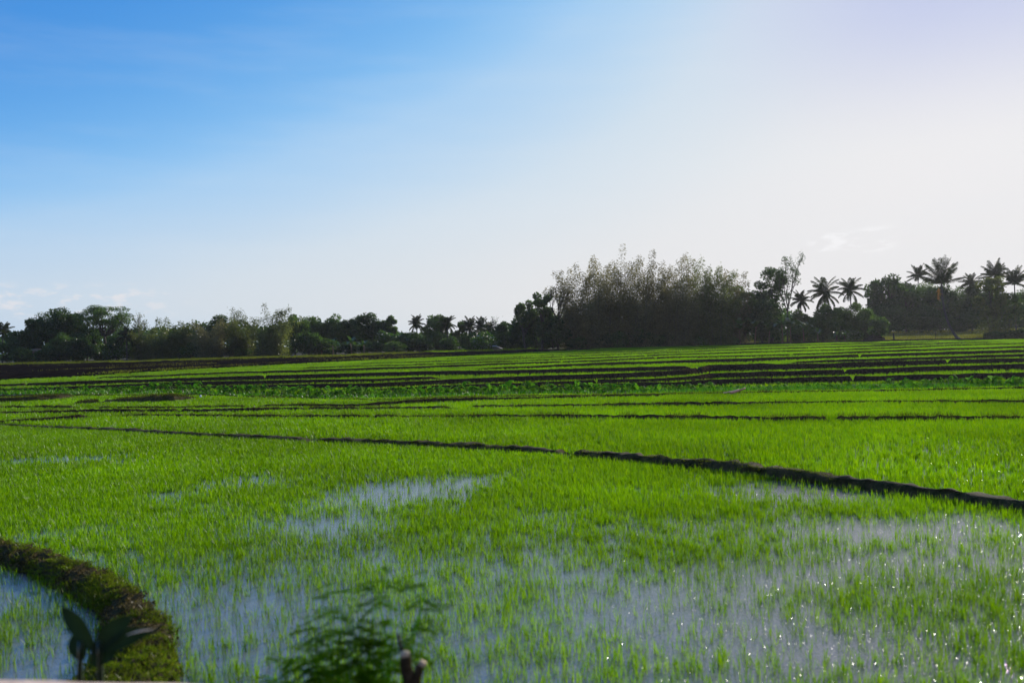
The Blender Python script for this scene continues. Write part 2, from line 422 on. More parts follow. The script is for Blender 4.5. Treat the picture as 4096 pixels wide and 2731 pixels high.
def bund(label, pts, gaps=(), width=0.75, seed=0, mat='soil', grass=1.0, gl=0.16, lift=0.15, rough=1.0, gmat='bundgrass'):
    """an earth bank traced along the paddies; pts: photo x, top row, bottom row of its dark face"""
    pts = [tuple(p) for p in pts]
    if pts[0][0] <= 0:
        d = (pts[1][0] - pts[0][0]); k = -600 - pts[0][0]
        pts.insert(0, (-600, pts[0][1] + (pts[1][1] - pts[0][1]) / d * k, pts[0][2] + (pts[1][2] - pts[0][2]) / d * k))
        open_l = True
    else: open_l = False
    if pts[-1][0] >= 4096:
        d = pts[-1][0] - pts[-2][0]; k = 4700 - pts[-1][0]
        pts.append((4700, pts[-1][1] + (pts[-1][1] - pts[-2][1]) / d * k, pts[-1][2] + (pts[-1][2] - pts[-2][2]) / d * k))
        open_r = True
    else: open_r = False
    coarse = on_ground(np.array([pts[0][0], pts[-1][0]]), np.array([pts[0][2], pts[-1][2]]), lift)
    ym = coarse[:, 1].mean()
    step = np.clip(ym * 0.002, 0.07, 0.25)
    px = np.linspace(pts[0][0], pts[-1][0], int(np.linalg.norm(coarse[1] - coarse[0]) / step) + 8)
    top, bot = lin(pts, px)
    toe = on_ground(px, bot, lift)
    gz = G(toe[:, 0], toe[:, 1])
    h = (bot - top) / F * toe[:, 1] + lift + 0.02
    h = h * ((0.90 if seed in (23, 24, 25) else 0.80 if seed > 20 else 0.98 if seed == 1 else 0.95) + 0.13 * vnoise(toe[:, 0], toe[:, 0] * 0, 0.7, seed)) + 0.04 * (vnoise(toe[:, 0], toe[:, 0] * 0, 2.3, seed + 5) - 0.5) * rough
    for g in gaps:
        gx, gw = g if isinstance(g, tuple) else (g, 9)
        h = h * (1 - 0.9 * np.exp(-((px - gx) / gw) ** 4))
    if not open_l: h = h * np.clip((px - px[0]) / 60 + 0.1, 0.1, 1)
    if not open_r: h = h * np.clip((px[-1] - px) / 60 + 0.1, 0.1, 1)
    tan = unit(np.gradient(toe[:, :2], axis=0)); nor = np.stack([-tan[:, 1], tan[:, 0]], -1)
    prof = [(-0.10, -0.08), (0.0, 0.22), (0.09, 0.62), (0.19, 0.9), (0.34, 1.0), (0.55, 0.97), (0.74, 0.72), (0.9, 0.3), (1.0, -0.1)]
    rows = []
    for i, (o, zz) in enumerate(prof):
        j = (vnoise(toe[:, 0] * 3.1, toe[:, 0] * 0 + i * 2.7, 1.0, seed + 11) - 0.5)
        j2 = (vnoise(toe[:, 0] * 7.3, toe[:, 0] * 0 + i * 3.1, 1.0, seed + 12) - 0.5)
        off = o * width + 0.16 * j * rough + 0.07 * j2 * rough
        z = gz + zz * h + (0.07 * j2 * rough * np.clip(h, 0.05, 0.4) / 0.3 if 0 < i < 8 else 0)
        rows.append(np.concatenate([toe[:, :2] + nor * off[:, None], z[:, None]], 1))
    P = np.stack(rows, 0); n = len(px); k = len(prof)
    i = np.arange(k - 1)[:, None] * n + np.arange(n - 1)[None, :]
    q = np.stack([i, i + 1, i + n + 1, i + n], -1).reshape(-1, 4)
    base = toe[n // 2].copy(); base[2] = gz[n // 2]
    root = empty("paddy_bund", base)
    tag(root, label, "bund", "earth bunds between the rice paddies")
    ob = link("bank", mesh_of("bank", P.reshape(-1, 3) - base, q, None, np.full(n * k, 0.5), M[mat], True), root)
    # grass growing on its crest and face
    rg = np.random.default_rng(seed + 77)
    length = np.linalg.norm(coarse[1] - coarse[0])
    cnt = int(min(length * 70 * grass / max(1, ym / 40), 26000))
    if cnt > 20:
        ii = rg.integers(0, n, cnt); pr = rg.choice([2, 3, 4, 5, 6], cnt, p=[.14, .24, .28, .2, .14])
        keep = vnoise(toe[ii, 0], toe[ii, 0] * 0, 0.9, seed + 21) > 0.36
        ii = ii[keep]; pr = pr[keep]; cnt = len(ii)
        b = P[pr, ii] - base; b[:, 0] += rg.uniform(-step, step, cnt) * 0.5; b[:, 2] -= 0.03
        d = unit(np.stack([rg.normal(0, .45, cnt), rg.normal(-.1, .45, cnt), np.ones(cnt)], -1))
        a = rg.uniform(0, math.pi, cnt); s = np.stack([np.cos(a), np.sin(a) * .4, 0 * a], -1)
        m = MB(); sc_ = np.clip(ym / 60, 0.35, 2.2)
        hh = np.clip(h[ii] / 0.25, 0.2, 1)
        m.diamonds(b, d, s, gl * rg.uniform(.6, 1.5, cnt) * hh, 0.018 * sc_ + 0.004, np.clip(rg.normal(.45, .25, cnt), 0, 1))
        tag(m.build("grass", M[gmat], root), kind="stuff")
    BUNDS.append((toe[:, 0], toe[:, 1], width))
    return root


bund("long earth bund cutting diagonally across the nearest paddies, with a small gap near its middle",
     [(0, 1700, 1708), (435, 1719, 1730), (923, 1744, 1757), (1445, 1765, 1780), (1829, 1780, 1802), (2220, 1800, 1824), (2290, 1808, 1832), (2821, 1848, 1884), (3239, 1898, 1936), (3657, 1950, 1990), (4096, 2008, 2056)],
     gaps=((2256, 30), (1230, 30)), width=0.55, seed=1, grass=3.4, gl=0.07, lift=0.03, rough=1.5, mat='mossysoil', gmat='verge')
bund("thin low bund just beyond the long diagonal bund, left half with a mound of mud",
     [(0, 1684, 1692), (150, 1676, 1686), (290, 1665, 1679), (340, 1655, 1675), (375, 1666, 1674)], width=0.6, seed=2, grass=1.4, lift=0.1)
bund("thin weedy bund running full width just beyond the long diagonal bund, toothed with small tufts",
     [(420, 1662, 1668), (700, 1660, 1667), (1000, 1664, 1672), (1462, 1664, 1672), (1760, 1667, 1672), (2090, 1662, 1671), (2612, 1665, 1677), (3100, 1672, 1684), (3657, 1669, 1682), (4096, 1668, 1680)],
     gaps=((1475, 12), (3330, 20)), width=0.6, seed=3, grass=1.6, gl=0.2, lift=0.1)
bund("second thin bund beyond the long diagonal one, on the left, brown and gapped",
     [(0, 1651, 1656), (350, 1641, 1652), (690, 1640, 1649), (800, 1641, 1651), (1000, 1634, 1646), (1200, 1632, 1640), (1600, 1632, 1638), (1829, 1626, 1634)], gaps=((702, 12), (1215, 10)), width=0.7, seed=4, grass=1.2, lift=0.12)
bund("second thin bund beyond the long diagonal one, on the right half",
     [(1840, 1623, 1631), (2090, 1623, 1630), (2700, 1614, 1623), (2860, 1611, 1621), (3100, 1610, 1616), (3500, 1605, 1610), (4096, 1605, 1613)], width=0.6, seed=5, grass=1.0, lift=0.12)
bund("short dark bund on the left between the thin bunds and the thick grassy bund",
     [(0, 1628, 1634), (110, 1627, 1633), (160, 1624, 1632), (310, 1628, 1635)], width=0.6, seed=6, grass=1.4, lift=0.12)
bund("low weedy line of earth running right from the thick grassy bund",
     [(330, 1630, 1636), (620, 1630, 1636), (900, 1625, 1631), (1150, 1620, 1627), (1420, 1619, 1629), (1750, 1596, 1610), (2100, 1590, 1598), (2390, 1584, 1590), (2680, 1578, 1586)], gaps=((1000, 25),), width=0.6, seed=7, grass=1.6, lift=0.12)
bund("brown grassy bund at the left edge below the leafy strip",
     [(0, 1594, 1611), (150, 1588, 1604), (240, 1581, 1597), (300, 1577, 1590), (330, 1576, 1585)], width=0.9, seed=8, grass=6, mat='mossysoil', lift=0.12)
bund("thick grassy bund with a ragged brown face, left of centre below the leafy strip",
     [(270, 1612, 1620), (400, 1602, 1614), (418, 1605, 1612), (440, 1600, 1610), (600, 1588, 1609), (700, 1583, 1606), (770, 1586, 1599), (830, 1580, 1590)], gaps=((424, 9),), width=1.3, seed=9, grass=7, mat='mossysoil', lift=0.12)
bund("low dark bund along the near edge of the leafy strip",
     [(0, 1581, 1586), (400, 1580, 1585), (800, 1578, 1583), (1000, 1586, 1591), (1500, 1599, 1604), (1800, 1591, 1596), (2100, 1583, 1589), (2500, 1580, 1585), (3000, 1570, 1575), (3500, 1563, 1569), (4096, 1551, 1558)], width=0.6, seed=10, grass=1.6, lift=0.1)

TL = "terrace bund above the leafy strip"
bund("first dark " + TL + " at right", [(2130, 1544, 1547), (2400, 1537, 1547), (2500, 1529, 1547), (2700, 1526, 1543), (2800, 1516, 1540), (2900, 1513, 1536), (3000, 1510, 1533), (3300, 1503, 1526), (3600, 1498, 1521), (3800, 1493, 1517), (4096, 1485, 1510)],
     gaps=((3416, 5),), seed=21, grass=0.7, rough=.3)
bund("second dark " + TL + " on the right, notched", [(1430, 1558, 1562), (1600, 1550, 1557), (1800, 1539, 1553), (2100, 1528, 1543), (2400, 1517, 1533), (2600, 1512, 1526), (2700, 1507, 1522), (2800, 1500, 1517), (2850, 1490, 1511), (3000, 1485, 1508), (3300, 1476, 1499), (3600, 1467, 1489), (3800, 1461, 1481), (4096, 1451, 1475)],
     gaps=((3388, 5), (2390, 5)), seed=22, grass=0.7, rough=.3)
bund("third dark " + TL + ", from left of centre rightwards", [(510, 1551, 1554), (900, 1543, 1553), (1200, 1537, 1551), (1500, 1533, 1548), (1800, 1517, 1534), (2100, 1505, 1523), (2400, 1495, 1514), (2600, 1487, 1506), (2750, 1478, 1497), (2812, 1468, 1490), (2850, 1459, 1484), (3000, 1455, 1480), (3300, 1453, 1473), (3600, 1444, 1462), (3800, 1439, 1455), (4096, 1432, 1448)],
     gaps=((3798, 5), (2805, 5)), seed=23, grass=0.7, rough=.3)
bund("dark bund on the left half just above the leafy strip", [(0, 1556, 1563), (100, 1552, 1560), (300, 1545, 1558), (600, 1532, 1547), (900, 1525, 1540), (1200, 1519, 1532), (1500, 1515, 1525), (1700, 1508, 1518), (1790, 1505, 1512)], gaps=((242, 5),), seed=24, grass=0.7, rough=.3)
bund("dark bund on the left half, second of the left terraces, ending at centre right", [(0, 1537, 1544), (100, 1534, 1542), (300, 1525, 1538), (600, 1516, 1528), (900, 1506, 1521), (1200, 1497, 1514), (1500, 1490, 1504), (1800, 1482, 1498), (1950, 1483, 1497), (2100, 1479, 1493), (2400, 1472, 1487), (2700, 1464, 1480), (2800, 1464, 1476)], gaps=((95, 5), (1055, 5)), seed=25, grass=0.7, rough=.3)
bund("fourth dark terrace bund at right, ending below the tall bare tree", [(3145, 1447, 1454), (3300, 1439, 1449), (3600, 1429, 1442), (3800, 1423, 1436), (4096, 1413, 1427)], seed=26, grass=0.7, rough=.3)
bund("fifth dark terrace bund up the right slope, running back towards the centre", [(1880, 1474, 1478), (2100, 1464, 1472), (2400, 1449, 1460), (2700, 1440, 1452), (3000, 1431, 1445), (3300, 1420, 1433), (3600, 1411, 1424), (3800, 1405, 1418), (4096, 1396, 1410)], gaps=((3445, 5),), seed=27, grass=0.7, rough=.3)
bund("long upper terrace bund spanning almost the full width below the ploughed strip", [(350, 1508, 1512), (600, 1500, 1508), (900, 1487, 1494), (1200, 1479, 1489), (1500, 1469, 1478), (1800, 1459, 1468), (2100, 1448, 1455), (2400, 1439, 1445), (2700, 1425, 1431), (3000, 1420, 1426), (3300, 1410, 1416), (3600, 1398, 1407), (3800, 1392, 1400), (4096, 1383, 1391)], gaps=((2630, 5), (3170, 5), (2250, 5)), seed=28, grass=0.7, rough=.3)
bund("narrow terrace bund just above the long upper terrace bund", [(1190, 1469, 1473), (1500, 1460, 1464), (1800, 1451, 1456), (2100, 1440, 1444), (2400, 1428, 1433), (2700, 1415, 1420), (3000, 1406, 1411), (3300, 1398, 1403), (3600, 1387, 1393), (3800, 1378, 1383), (4096, 1370, 1375)], gaps=((2590, 5), (1740, 5)), seed=29, grass=0.7, rough=.3)
bund("second highest terrace bund on the right slope, thin and dark", [(1400, 1455, 1458), (1500, 1451, 1454), (1800, 1441, 1445), (2100, 1431, 1435), (2400, 1418, 1422), (2700, 1406, 1410), (3000, 1394, 1399), (3300, 1386, 1391), (3600, 1377, 1383), (3800, 1369, 1374), (4000, 1365, 1370)], gaps=((2260, 5), (3240, 5)), seed=30, grass=0.7, rough=.3)
bund("highest thin terrace bund at the foot of the bamboo", [(1750, 1435, 1438), (2100, 1424, 1427), (2400, 1410, 1413), (2700, 1399, 1402), (3000, 1385, 1389), (3300, 1376, 1380), (3600, 1369, 1373), (3800, 1363, 1366)], seed=31, grass=0.7, rough=.3)
bund("broad dark bank of earth in front of the right meadow", [(2900, 1374, 1380), (3100, 1367, 1374), (3400, 1362, 1369), (3700, 1355, 1362), (4096, 1348, 1356)], width=2.0, seed=32, grass=1.0)

# curved bund at the lower left, widening towards the road bank
cpx = np.array([(-700, 2110), (-350, 2150), (0, 2200), (225, 2272), (400, 2350), (500, 2425), (545, 2520), (530, 2620), (485, 2731), (440, 2860)], float)
cw = np.array([0.30, 0.30, 0.29, 0.27, 0.27, 0.28, 0.33, 0.42, 0.52, 0.6])
tt = np.linspace(0, len(cpx) - 1, 420); ti = np.arange(len(cpx))


def smooth_interp(t, y):
    v = np.interp(t, ti, y)
    k = np.ones(41) / 41
    return np.convolve(np.pad(v, 20, mode='reflect', reflect_type='odd'), k, 'valid')


cx_ = smooth_interp(tt, cpx[:, 0]); cy_ = smooth_interp(tt, cpx[:, 1]); cwid = smooth_interp(tt, cw)
cen = on_ground(cx_, cy_, 0.12); cen[:, 2] = 0
CURVED = cen[:, :2].copy(); CURVED_W = cwid
tan = unit(np.gradient(cen[:, :2], axis=0)); nor = np.stack([-tan[:, 1], tan[:, 0]], -1)
rows = []
K = 17
for i, s in enumerate(np.linspace(-1, 1, K)):
    zz = 0.22 * (1 - abs(s) ** 2.6) - 0.04 * (abs(s) > 0.98)
    j = vnoise(cen[:, 0] * 5 + i * 1.3, cen[:, 1] * 5, 1.0, 50 + i // 3) - 0.5
    j2 = vnoise(cen[:, 0] * 14 + i * 2.3, cen[:, 1] * 14, 1.0, 60 + i) - 0.5
    off = s * cwid * 1.08 + 0.17 * j + .05 * j2
    z = zz + (0.15 * j + 0.075 * j2) * (1 - abs(s) ** 6)
    rows.append(np.concatenate([cen[:, :2] + nor * off[:, None], z[:, None]], 1))
P = np.stack(rows); n = len(cen)
i = np.arange(K - 1)[:, None] * n + np.arange(n - 1)[None, :]
q = np.stack([i, i + 1, i + n + 1, i + n], -1).reshape(-1, 4)
base = np.array([cen[250, 0], cen[250, 1], 0.0])
root = tag(empty("paddy_bund", base), "curved brown bund of crumbly earth and moss sweeping round the lower left corner", "bund", "earth bunds between the rice paddies")
link("bank", mesh_of("bank", P.reshape(-1, 3) - base, q, None, np.full(n * K, .5), M['mossysoil'], True), root)
def bund_litter(cnt, lo, hi, seed, name, mat, Ls, Ws, flat, nsc):
    rg = np.random.default_rng(seed)
    ii = rg.integers(0, n, cnt); kk = rg.integers(1, K - 1, cnt)
    nv = .65 * vnoise(P[kk, ii, 0], P[kk, ii, 1], nsc, 9) + .35 * vnoise(P[kk, ii, 0], P[kk, ii, 1], nsc * 3.1, 12)
    keep = (nv > lo) & (nv < hi)
    ii, kk = ii[keep], kk[keep]; c = len(ii)
    b = P[kk, ii] - base + np.stack([rg.normal(0, .025, c), rg.normal(0, .025, c), -0.008 * np.ones(c)], -1)
    d = unit(np.stack([rg.normal(0, 1, c), rg.normal(0, 1, c), flat * np.ones(c) + rg.normal(0, .3, c)], -1)); a = rg.uniform(0, 6.3, c)
    m = MB(); m.diamonds(b, d, np.stack([np.cos(a), np.sin(a), rg.normal(0, .4, c)], -1), rg.uniform(*Ls, c), rg.uniform(*Ws, c), np.clip(rg.normal(.45, .28, c), 0, 1))
    tag(m.build(name, mat, root), kind="stuff")


bund_litter(80000, .40, 1, 5, "grass", leaf_mat("moss_grass", (0.045, 0.085, 0.004), (0.15, 0.15, 0.02), trans=0.45, nscale=2.0, gloss=0.004), (.02, .065), (.006, .013), 1.0, 1.7)
rg = np.random.default_rng(8); c = 5200
ii = rg.integers(0, n, c); kk = rg.choice([1, 2, 3, 7, 9, 13, 14, 15], c)
keep = vnoise(P[kk, ii, 0], P[kk, ii, 1], 1.9, 33) > .55; ii, kk = ii[keep], kk[keep]; c = len(ii)
b = P[kk, ii] - base + np.stack([rg.normal(0, .03, c), rg.normal(0, .03, c), -.01 * np.ones(c)], -1)
d = unit(np.stack([rg.normal(0, .4, c), rg.normal(0, .4, c), np.ones(c)], -1)); a = rg.uniform(0, 6.3, c)
m = MB(); m.diamonds(b, d, np.stack([np.cos(a), np.sin(a), 0 * a], -1), rg.uniform(.06, .19, c), rg.uniform(.006, .011, c), np.clip(rg.normal(.5, .3, c), 0, 1), cup=.15)
tag(m.build("tufts", M['verge'], root), kind="stuff")
bund_litter(30000, 0, .52, 6, "litter", leaf_mat("bund_litter", (0.018, 0.014, 0.006), (0.15, 0.11, 0.05), trans=0.2, nscale=4.0, gloss=0.004), (.02, .05), (.012, .03), .35, 1.7)

# ------------------------------------------------------------------ rice
rng = np.random.default_rng(11)


def off_bunds(x, y, pad=0.03):
    ok = np.ones(len(x), bool)
    for bx, by, w in BUNDS:
        o = np.argsort(bx); yy = np.interp(x, bx[o], by[o])
        inside = (x > bx.min()) & (x < bx.max())
        ok &= ~(inside & (y > yy - pad) & (y < yy + w + pad))
    return ok


def off_curved(x, y):
    ok = np.ones(len(x), bool)
    near = np.where((y < 18) & (x < 0))[0]
    for c in np.array_split(near, max(1, len(near) // 4000)):
        if not len(c): continue
        d = np.hypot(x[c][:, None] - CURVED[None, ::4, 0], y[c][:, None] - CURVED[None, ::4, 1]) - CURVED_W[None, ::4]
        ok[c] = d.min(1) > -0.02
    return ok


def scatter(y0, y1, dens, ratio=0.70, left=None):
    area = ratio * (y1 ** 2 - y0 ** 2); n_ = int(area * dens)
    y = np.sqrt(rng.uniform(y0 ** 2, y1 ** 2, n_)); x = rng.uniform(-1, 1, n_) * ratio * y
    return x, y


def rice_mesh(name, label, x, y, blades, hmin, hmax, wid, two=True, tone=(.5, .22)):
    n_ = len(x); N = n_ * blades
    bx = np.repeat(x, blades) + rng.normal(0, .026, N); by = np.repeat(y, blades) + rng.normal(0, .022, N)
    b = np.stack([bx, by, G(bx, by) - 0.02 + np.where(by < 7.6, -1.0, 0)], -1)
    hs = np.repeat(rng.uniform(.8, 1.2, n_), blades) * rng.uniform(hmin, hmax, N)
    a = rng.uniform(0, 2 * math.pi, N); le = rng.uniform(.03, .42, N)
    d = np.stack([np.cos(a) * le, np.sin(a) * le, np.ones(N)], -1); d = unit(d)
    a2 = a + math.pi / 2 + rng.normal(0, .5, N); s = np.stack([np.cos(a2), np.sin(a2), 0 * a2], -1)
    tn = np.clip(np.repeat(rng.normal(tone[0], tone[1], n_), blades) + rng.normal(0, .15, N), 0, 1)
    w = np.broadcast_to(wid, (n_,)); w = np.repeat(w, blades)[:, None] * rng.uniform(.7, 1.3, N)[:, None]
    L = hs[:, None]
    m = MB()
    if two:
        droop = np.stack([np.cos(a), np.sin(a), -0.55 * np.ones(N)], -1) * le[:, None]
        v0 = b - s * w * .35; v1 = b + s * w * .35
        mid = b + d * L * .55; v2 = mid + s * w * .5; v3 = mid - s * w * .5
        tip = b + d * L + droop * L * .25
        V = np.stack([v0, v1, v2, v3, tip], 1).reshape(-1, 3); k = np.arange(N)[:, None] * 5
        m.add(V, quads=k + np.array([[0, 1, 2, 3]]), tris=k + np.array([[3, 2, 4]]), tone=np.repeat(tn, 5))
    else:
        v0 = b - s * w * .5; v1 = b + s * w * .5; tip = b + d * L
        V = np.stack([v0, v1, tip], 1).reshape(-1, 3); k = np.arange(N)[:, None] * 3
        m.add(V, tris=k + np.array([[0, 1, 2]]), tone=np.repeat(tn, 3))
    o = m.build(name, M['rice'])
    return tag(o, label, "rice", kind="stuff")


# which ground points lie on the near side of the long diagonal bund
def diag_y(x):
    bx, by, _ = BUNDS[0]; o = np.argsort(bx); return np.interp(x, bx[o], by[o])


# ---- near paddy: thin stand, open water shows
x, y = scatter(7.7, 40, 380)
k = y < diag_y(x) - 0.12; x, y = x[k], y[k]
dens = 0.66 + 0.36 * sstep(10, 19.5, y)
dens *= 0.60 + 0.65 * sstep(0.25, 0.75, 0.6 * vnoise(x, y, 0.42, 3) + 0.4 * vnoise(x, y, 1.3, 4))
dens *= 0.35 + 1.1 * vnoise(x, y, 3.6, 6)
for (px, py, rx, ry, am) in [(1640, 1970, 1.9, 2.0, .90), (1830, 1940, 1.5, 1.6, .80), (1470, 1995, 1.3, 1.5, .72), (1250, 2020, 1.0, 1.0, .45), (110, 1846, 1.9, 1.7, .95), (330, 1842, 1.3, 1.5, .88), (560, 1850, 1.0, 1.2, .7), (1340, 2100, 1.1, 1.2, .9), (1250, 2130, .7, .6, .6), (1000, 1930, 1.4, 1.2, .85), (690, 1990, .8, 1.1, .8), (860, 2030, .6, .5, .6),
                             (3560, 2120, 3.0, 1.2, .92), (3150, 1965, 2.0, 1.2, .9), (3400, 1995, 1.4, .8, .8), (2750, 2100, 1.6, 1.0, .5), (3850, 2250, 1.6, 1.0, .7), (3250, 2280, 1.4, .9, .7), (2650, 2400, 1.3, 1.0, .75), (2450, 2500, .9, .7, .6),
                             (2200, 2300, 1.0, .9, .5), (3500, 2600, 1.5, .8, .5), (1750, 2560, .8, .8, .45), (2950, 2600, 1.0, .6, .5), (330, 2130, .8, .6, .6), (150, 2150, .6, .5, .6), (900, 2480, .7, .8, .6), (1480, 2250, .8, .7, .5), (2150, 2050, 1.2, .8, .45)]:
    p = on_ground(np.array([px]), np.array([py]))[0]
    dens *= 1 - am * np.exp(-((x - p[0]) / rx) ** 2 - ((y - p[1]) / ry) ** 2)
k = (rng.uniform(0, 1, len(x)) < dens) & off_curved(x, y); x, y = x[k], y[k]
# left pool enclosed by the curved bund: sparser
pxx, pyy = project(np.stack([x, y, 0 * x], -1))
inpool = (pyy > np.interp(pxx, [-900, 0, 225, 400, 500, 560, 700], [2090, 2200, 2272, 2350, 2425, 2520, 4000])) & (pxx < 545)
k = ~inpool | (rng.uniform(0, 1, len(x)) < np.where(vnoise(x, y, 1.1, 14) > 0.5, .9, .38)); x, y = x[k], y[k]
rice_mesh("rice_seedlings", "thin stand of young green rice in the flooded near paddy", x, y, 4, .12, .225, .0082 * np.clip(y / 14, 0.8, 1.8))

# ---- middle paddies up to the leafy strip
x, y = scatter(13, 60, 95, ratio=0.68)
pxx, pyy = project(np.stack([x, y, G(x, y)], -1))
STRIP_BOT = np.array([(-900, 1590), (0, 1579), (400, 1582), (700, 1579), (900, 1590), (1200, 1599), (1500, 1600), (1800, 1592), (2100, 1585), (2500, 1582), (3000, 1572), (3500, 1566), (4096, 1554), (4900, 1545)], float)
k = (y > diag_y(x) + 0.6) & (pyy > np.interp(pxx, STRIP_BOT[:, 0], STRIP_BOT[:, 1]) + 3) & off_bunds(x, y); x, y = x[k], y[k]
dens = np.clip(0.75 + 0.5 * vnoise(x, y, .3, 31), 0, 1)
for (px, py, rx, ry, am) in [(3650, 1800, 3.0, 1.6, .35), (3900, 1880, 2.5, 1.6, .4)]:
    p = on_ground(np.array([px]), np.array([py]))[0]
    dens *= 1 - am * np.exp(-((x - p[0]) / rx) ** 2 - ((y - p[1]) / ry) ** 2)
k = rng.uniform(0, 1, len(x)) < dens; x, y = x[k], y[k]
rice_mesh("rice_seedlings", "dense bright green rice in the paddies between the long diagonal bund and the leafy strip", x, y, 6, .15, .27, .020 * np.clip(y / 30, 0.8, 1.8))

# ---- tilted glossy facets, added to stand in for sun glints on ripples
def specks(name, label, n_, x0, x1, y0, y1, near, z0, z1, size, sig):
    rg = np.random.default_rng(71)
    px = x0 + (4250 - x0) * rg.uniform(0, 1, n_) ** .8; py = rg.uniform(y0, y1, n_)
    p = on_ground(px, py); ok = (p[:, 1] < diag_y(p[:, 0]) - .15) if near else (p[:, 1] > diag_y(p[:, 0]) + .7)
    p = p[ok]; c = len(p)
    nrm = unit(np.stack([rg.normal(0, sig, c), rg.normal(0, sig, c), np.ones(c)], -1))
    a = rg.uniform(0, 6.28, c); t1 = unit(np.cross(nrm, np.stack([np.cos(a), np.sin(a), 0 * a], -1))); t2 = np.cross(nrm, t1)
    sz = (size * rg.uniform(.5, 1.5, c))[:, None]
    p[:, 2] = rg.uniform(z0, z1, c) + G(p[:, 0], p[:, 1])
    V = np.stack([p - t1 * sz, p - t2 * sz * .6, p + t1 * sz, p + t2 * sz * .6], 1).reshape(-1, 3)
    m = MB(); m.add(V, np.arange(4 * c).reshape(c, 4))
    tag(m.build(name, M['speck']), label, "water specks", kind="stuff")


M['speck'] = solid_mat("glint_facet", (0.05, 0.06, 0.03), (0.10, 0.11, 0.06), 2.0, 0.27, spec=0.5)  # glossy surface of the added glint facets
specks("water_glints", "tiny added facets for sun glints on the water of the near paddy at right", 45000, 2350, 4300, 1960, 2760, True, .034, .06, .0042, .36)
specks("leaf_glints", "tiny added facets for sun glints among the rice beyond the long diagonal bund at right", 3500, 2800, 4300, 1660, 2000, False, .10, .24, .005, .30)

# ---- terraces behind the strip
x, y = scatter(52, 176, 18, ratio=0.66)
pxx, pyy = project(np.stack([x, y, G(x, y)], -1))
k = (pyy < np.interp(pxx, STRIP_BOT[:, 0], STRIP_BOT[:, 1]) - 2) & ((pyy > np.interp(pxx, PL_LO[:, 0], PL_LO[:, 1]) + 1) | (pxx > 2200)) & off_bunds(x, y, .12)
x, y = x[k], y[k]
rice_mesh("rice_seedlings", "bright green rice filling the stepped terraces between the leafy strip and the trees", x, y, 7, .17, .27, .05 * np.clip(y / 80, .7, 1.8), two=False)

# ------------------------------------------------------------------ taro strip
def taro_mesh(seed):
    rg = np.random.default_rng(seed); m = MB()
    for k in range(rg.integers(6, 10)):
        a = rg.uniform(0, 6.28); r = rg.uniform(.08, .34); h = rg.uniform(.45, 1.0)
        p0 = np.array([rg.normal(0, .05), rg.normal(0, .05), -0.05]); p2 = np.array([math.cos(a) * r, math.sin(a) * r, h])
        p1 = p0 * .4 + p2 * .6 + np.array([-math.cos(a) * .05, -math.sin(a) * .05, .05])
        t = np.linspace(0, 1, 5)[:, None]
        pts = (1 - t) ** 2 * p0 + 2 * t * (1 - t) * p1 + t * t * p2
        m.tube(pts, np.linspace(.022, .010, 5), 4, .4)
        # heart shaped blade hanging from the stalk tip
        L = rg.uniform(.26, .44); W = L * rg.uniform(.7, .9)
        dr = unit(np.array([math.cos(a), math.sin(a), rg.uniform(-1.3, -.1)])); sd = unit(np.cross(dr, [0, 0, 1])); up = np.cross(sd, dr)
        out = [(-.25, .28), (-.05, .5), (.25, .45), (.6, .25), (1, 0), (.6, -.25), (.25, -.45), (-.05, -.5), (-.25, -.28)]
        V = [p2] + [p2 + dr * L * u + sd * W * v + up * (.10 * abs(v) - .12 * max(u, 0) ** 2) * L for u, v in out]
        m.add(np.array(V), tris=[(0, i, i + 1) for i in range(1, 9)] + [(0, 9, 1)], tone=np.clip(rg.normal(.5, .28), 0, 1))
    return m


protos = []
for s in range(6):
    o = taro_mesh(200 + s).build("taro_plant", M['taro']); protos.append(o)
TOPPX = np.array([(0, 22), (300, 28), (600, 38), (1000, 46), (1300, 50), (1700, 42), (2000, 46), (2400, 46), (2700, 34), (3000, 26), (3500, 30), (3900, 44), (4096, 40)], float)
rt = random.Random(3)
TARO_LABEL = "broad leaved green taro plant in the leafy strip across the middle of the paddies"
NT = 285
for i in range(NT):
    px = -60 + 4230 * (i + rt.random()) / NT
    bot = float(np.interp(px, STRIP_BOT[:, 0], STRIP_BOT[:, 1])) - 4
    P0 = on_ground(np.array([px]), np.array([bot]))[0]
    dy = rt.uniform(0.1, 2.9)
    want = float(np.interp(px, TOPPX[:, 0], TOPPX[:, 1])) / F * P0[1]
    o = protos[i] if i < 6 else protos[i % 6].copy()
    if i >= 6: COL.objects.link(o)
    xx = P0[0] * (P0[1] + dy) / P0[1]
    s = want * rt.uniform(.7, 1.15) / 0.95
    o.location = (xx, P0[1] + dy, float(G(xx, P0[1] + dy))); o.scale = (s * 1.15, s * 1.15, s); o.rotation_euler = (0, 0, rt.uniform(0, 6.28))
    tag(o, TARO_LABEL, "taro plant", "taro plants in the leafy strip")
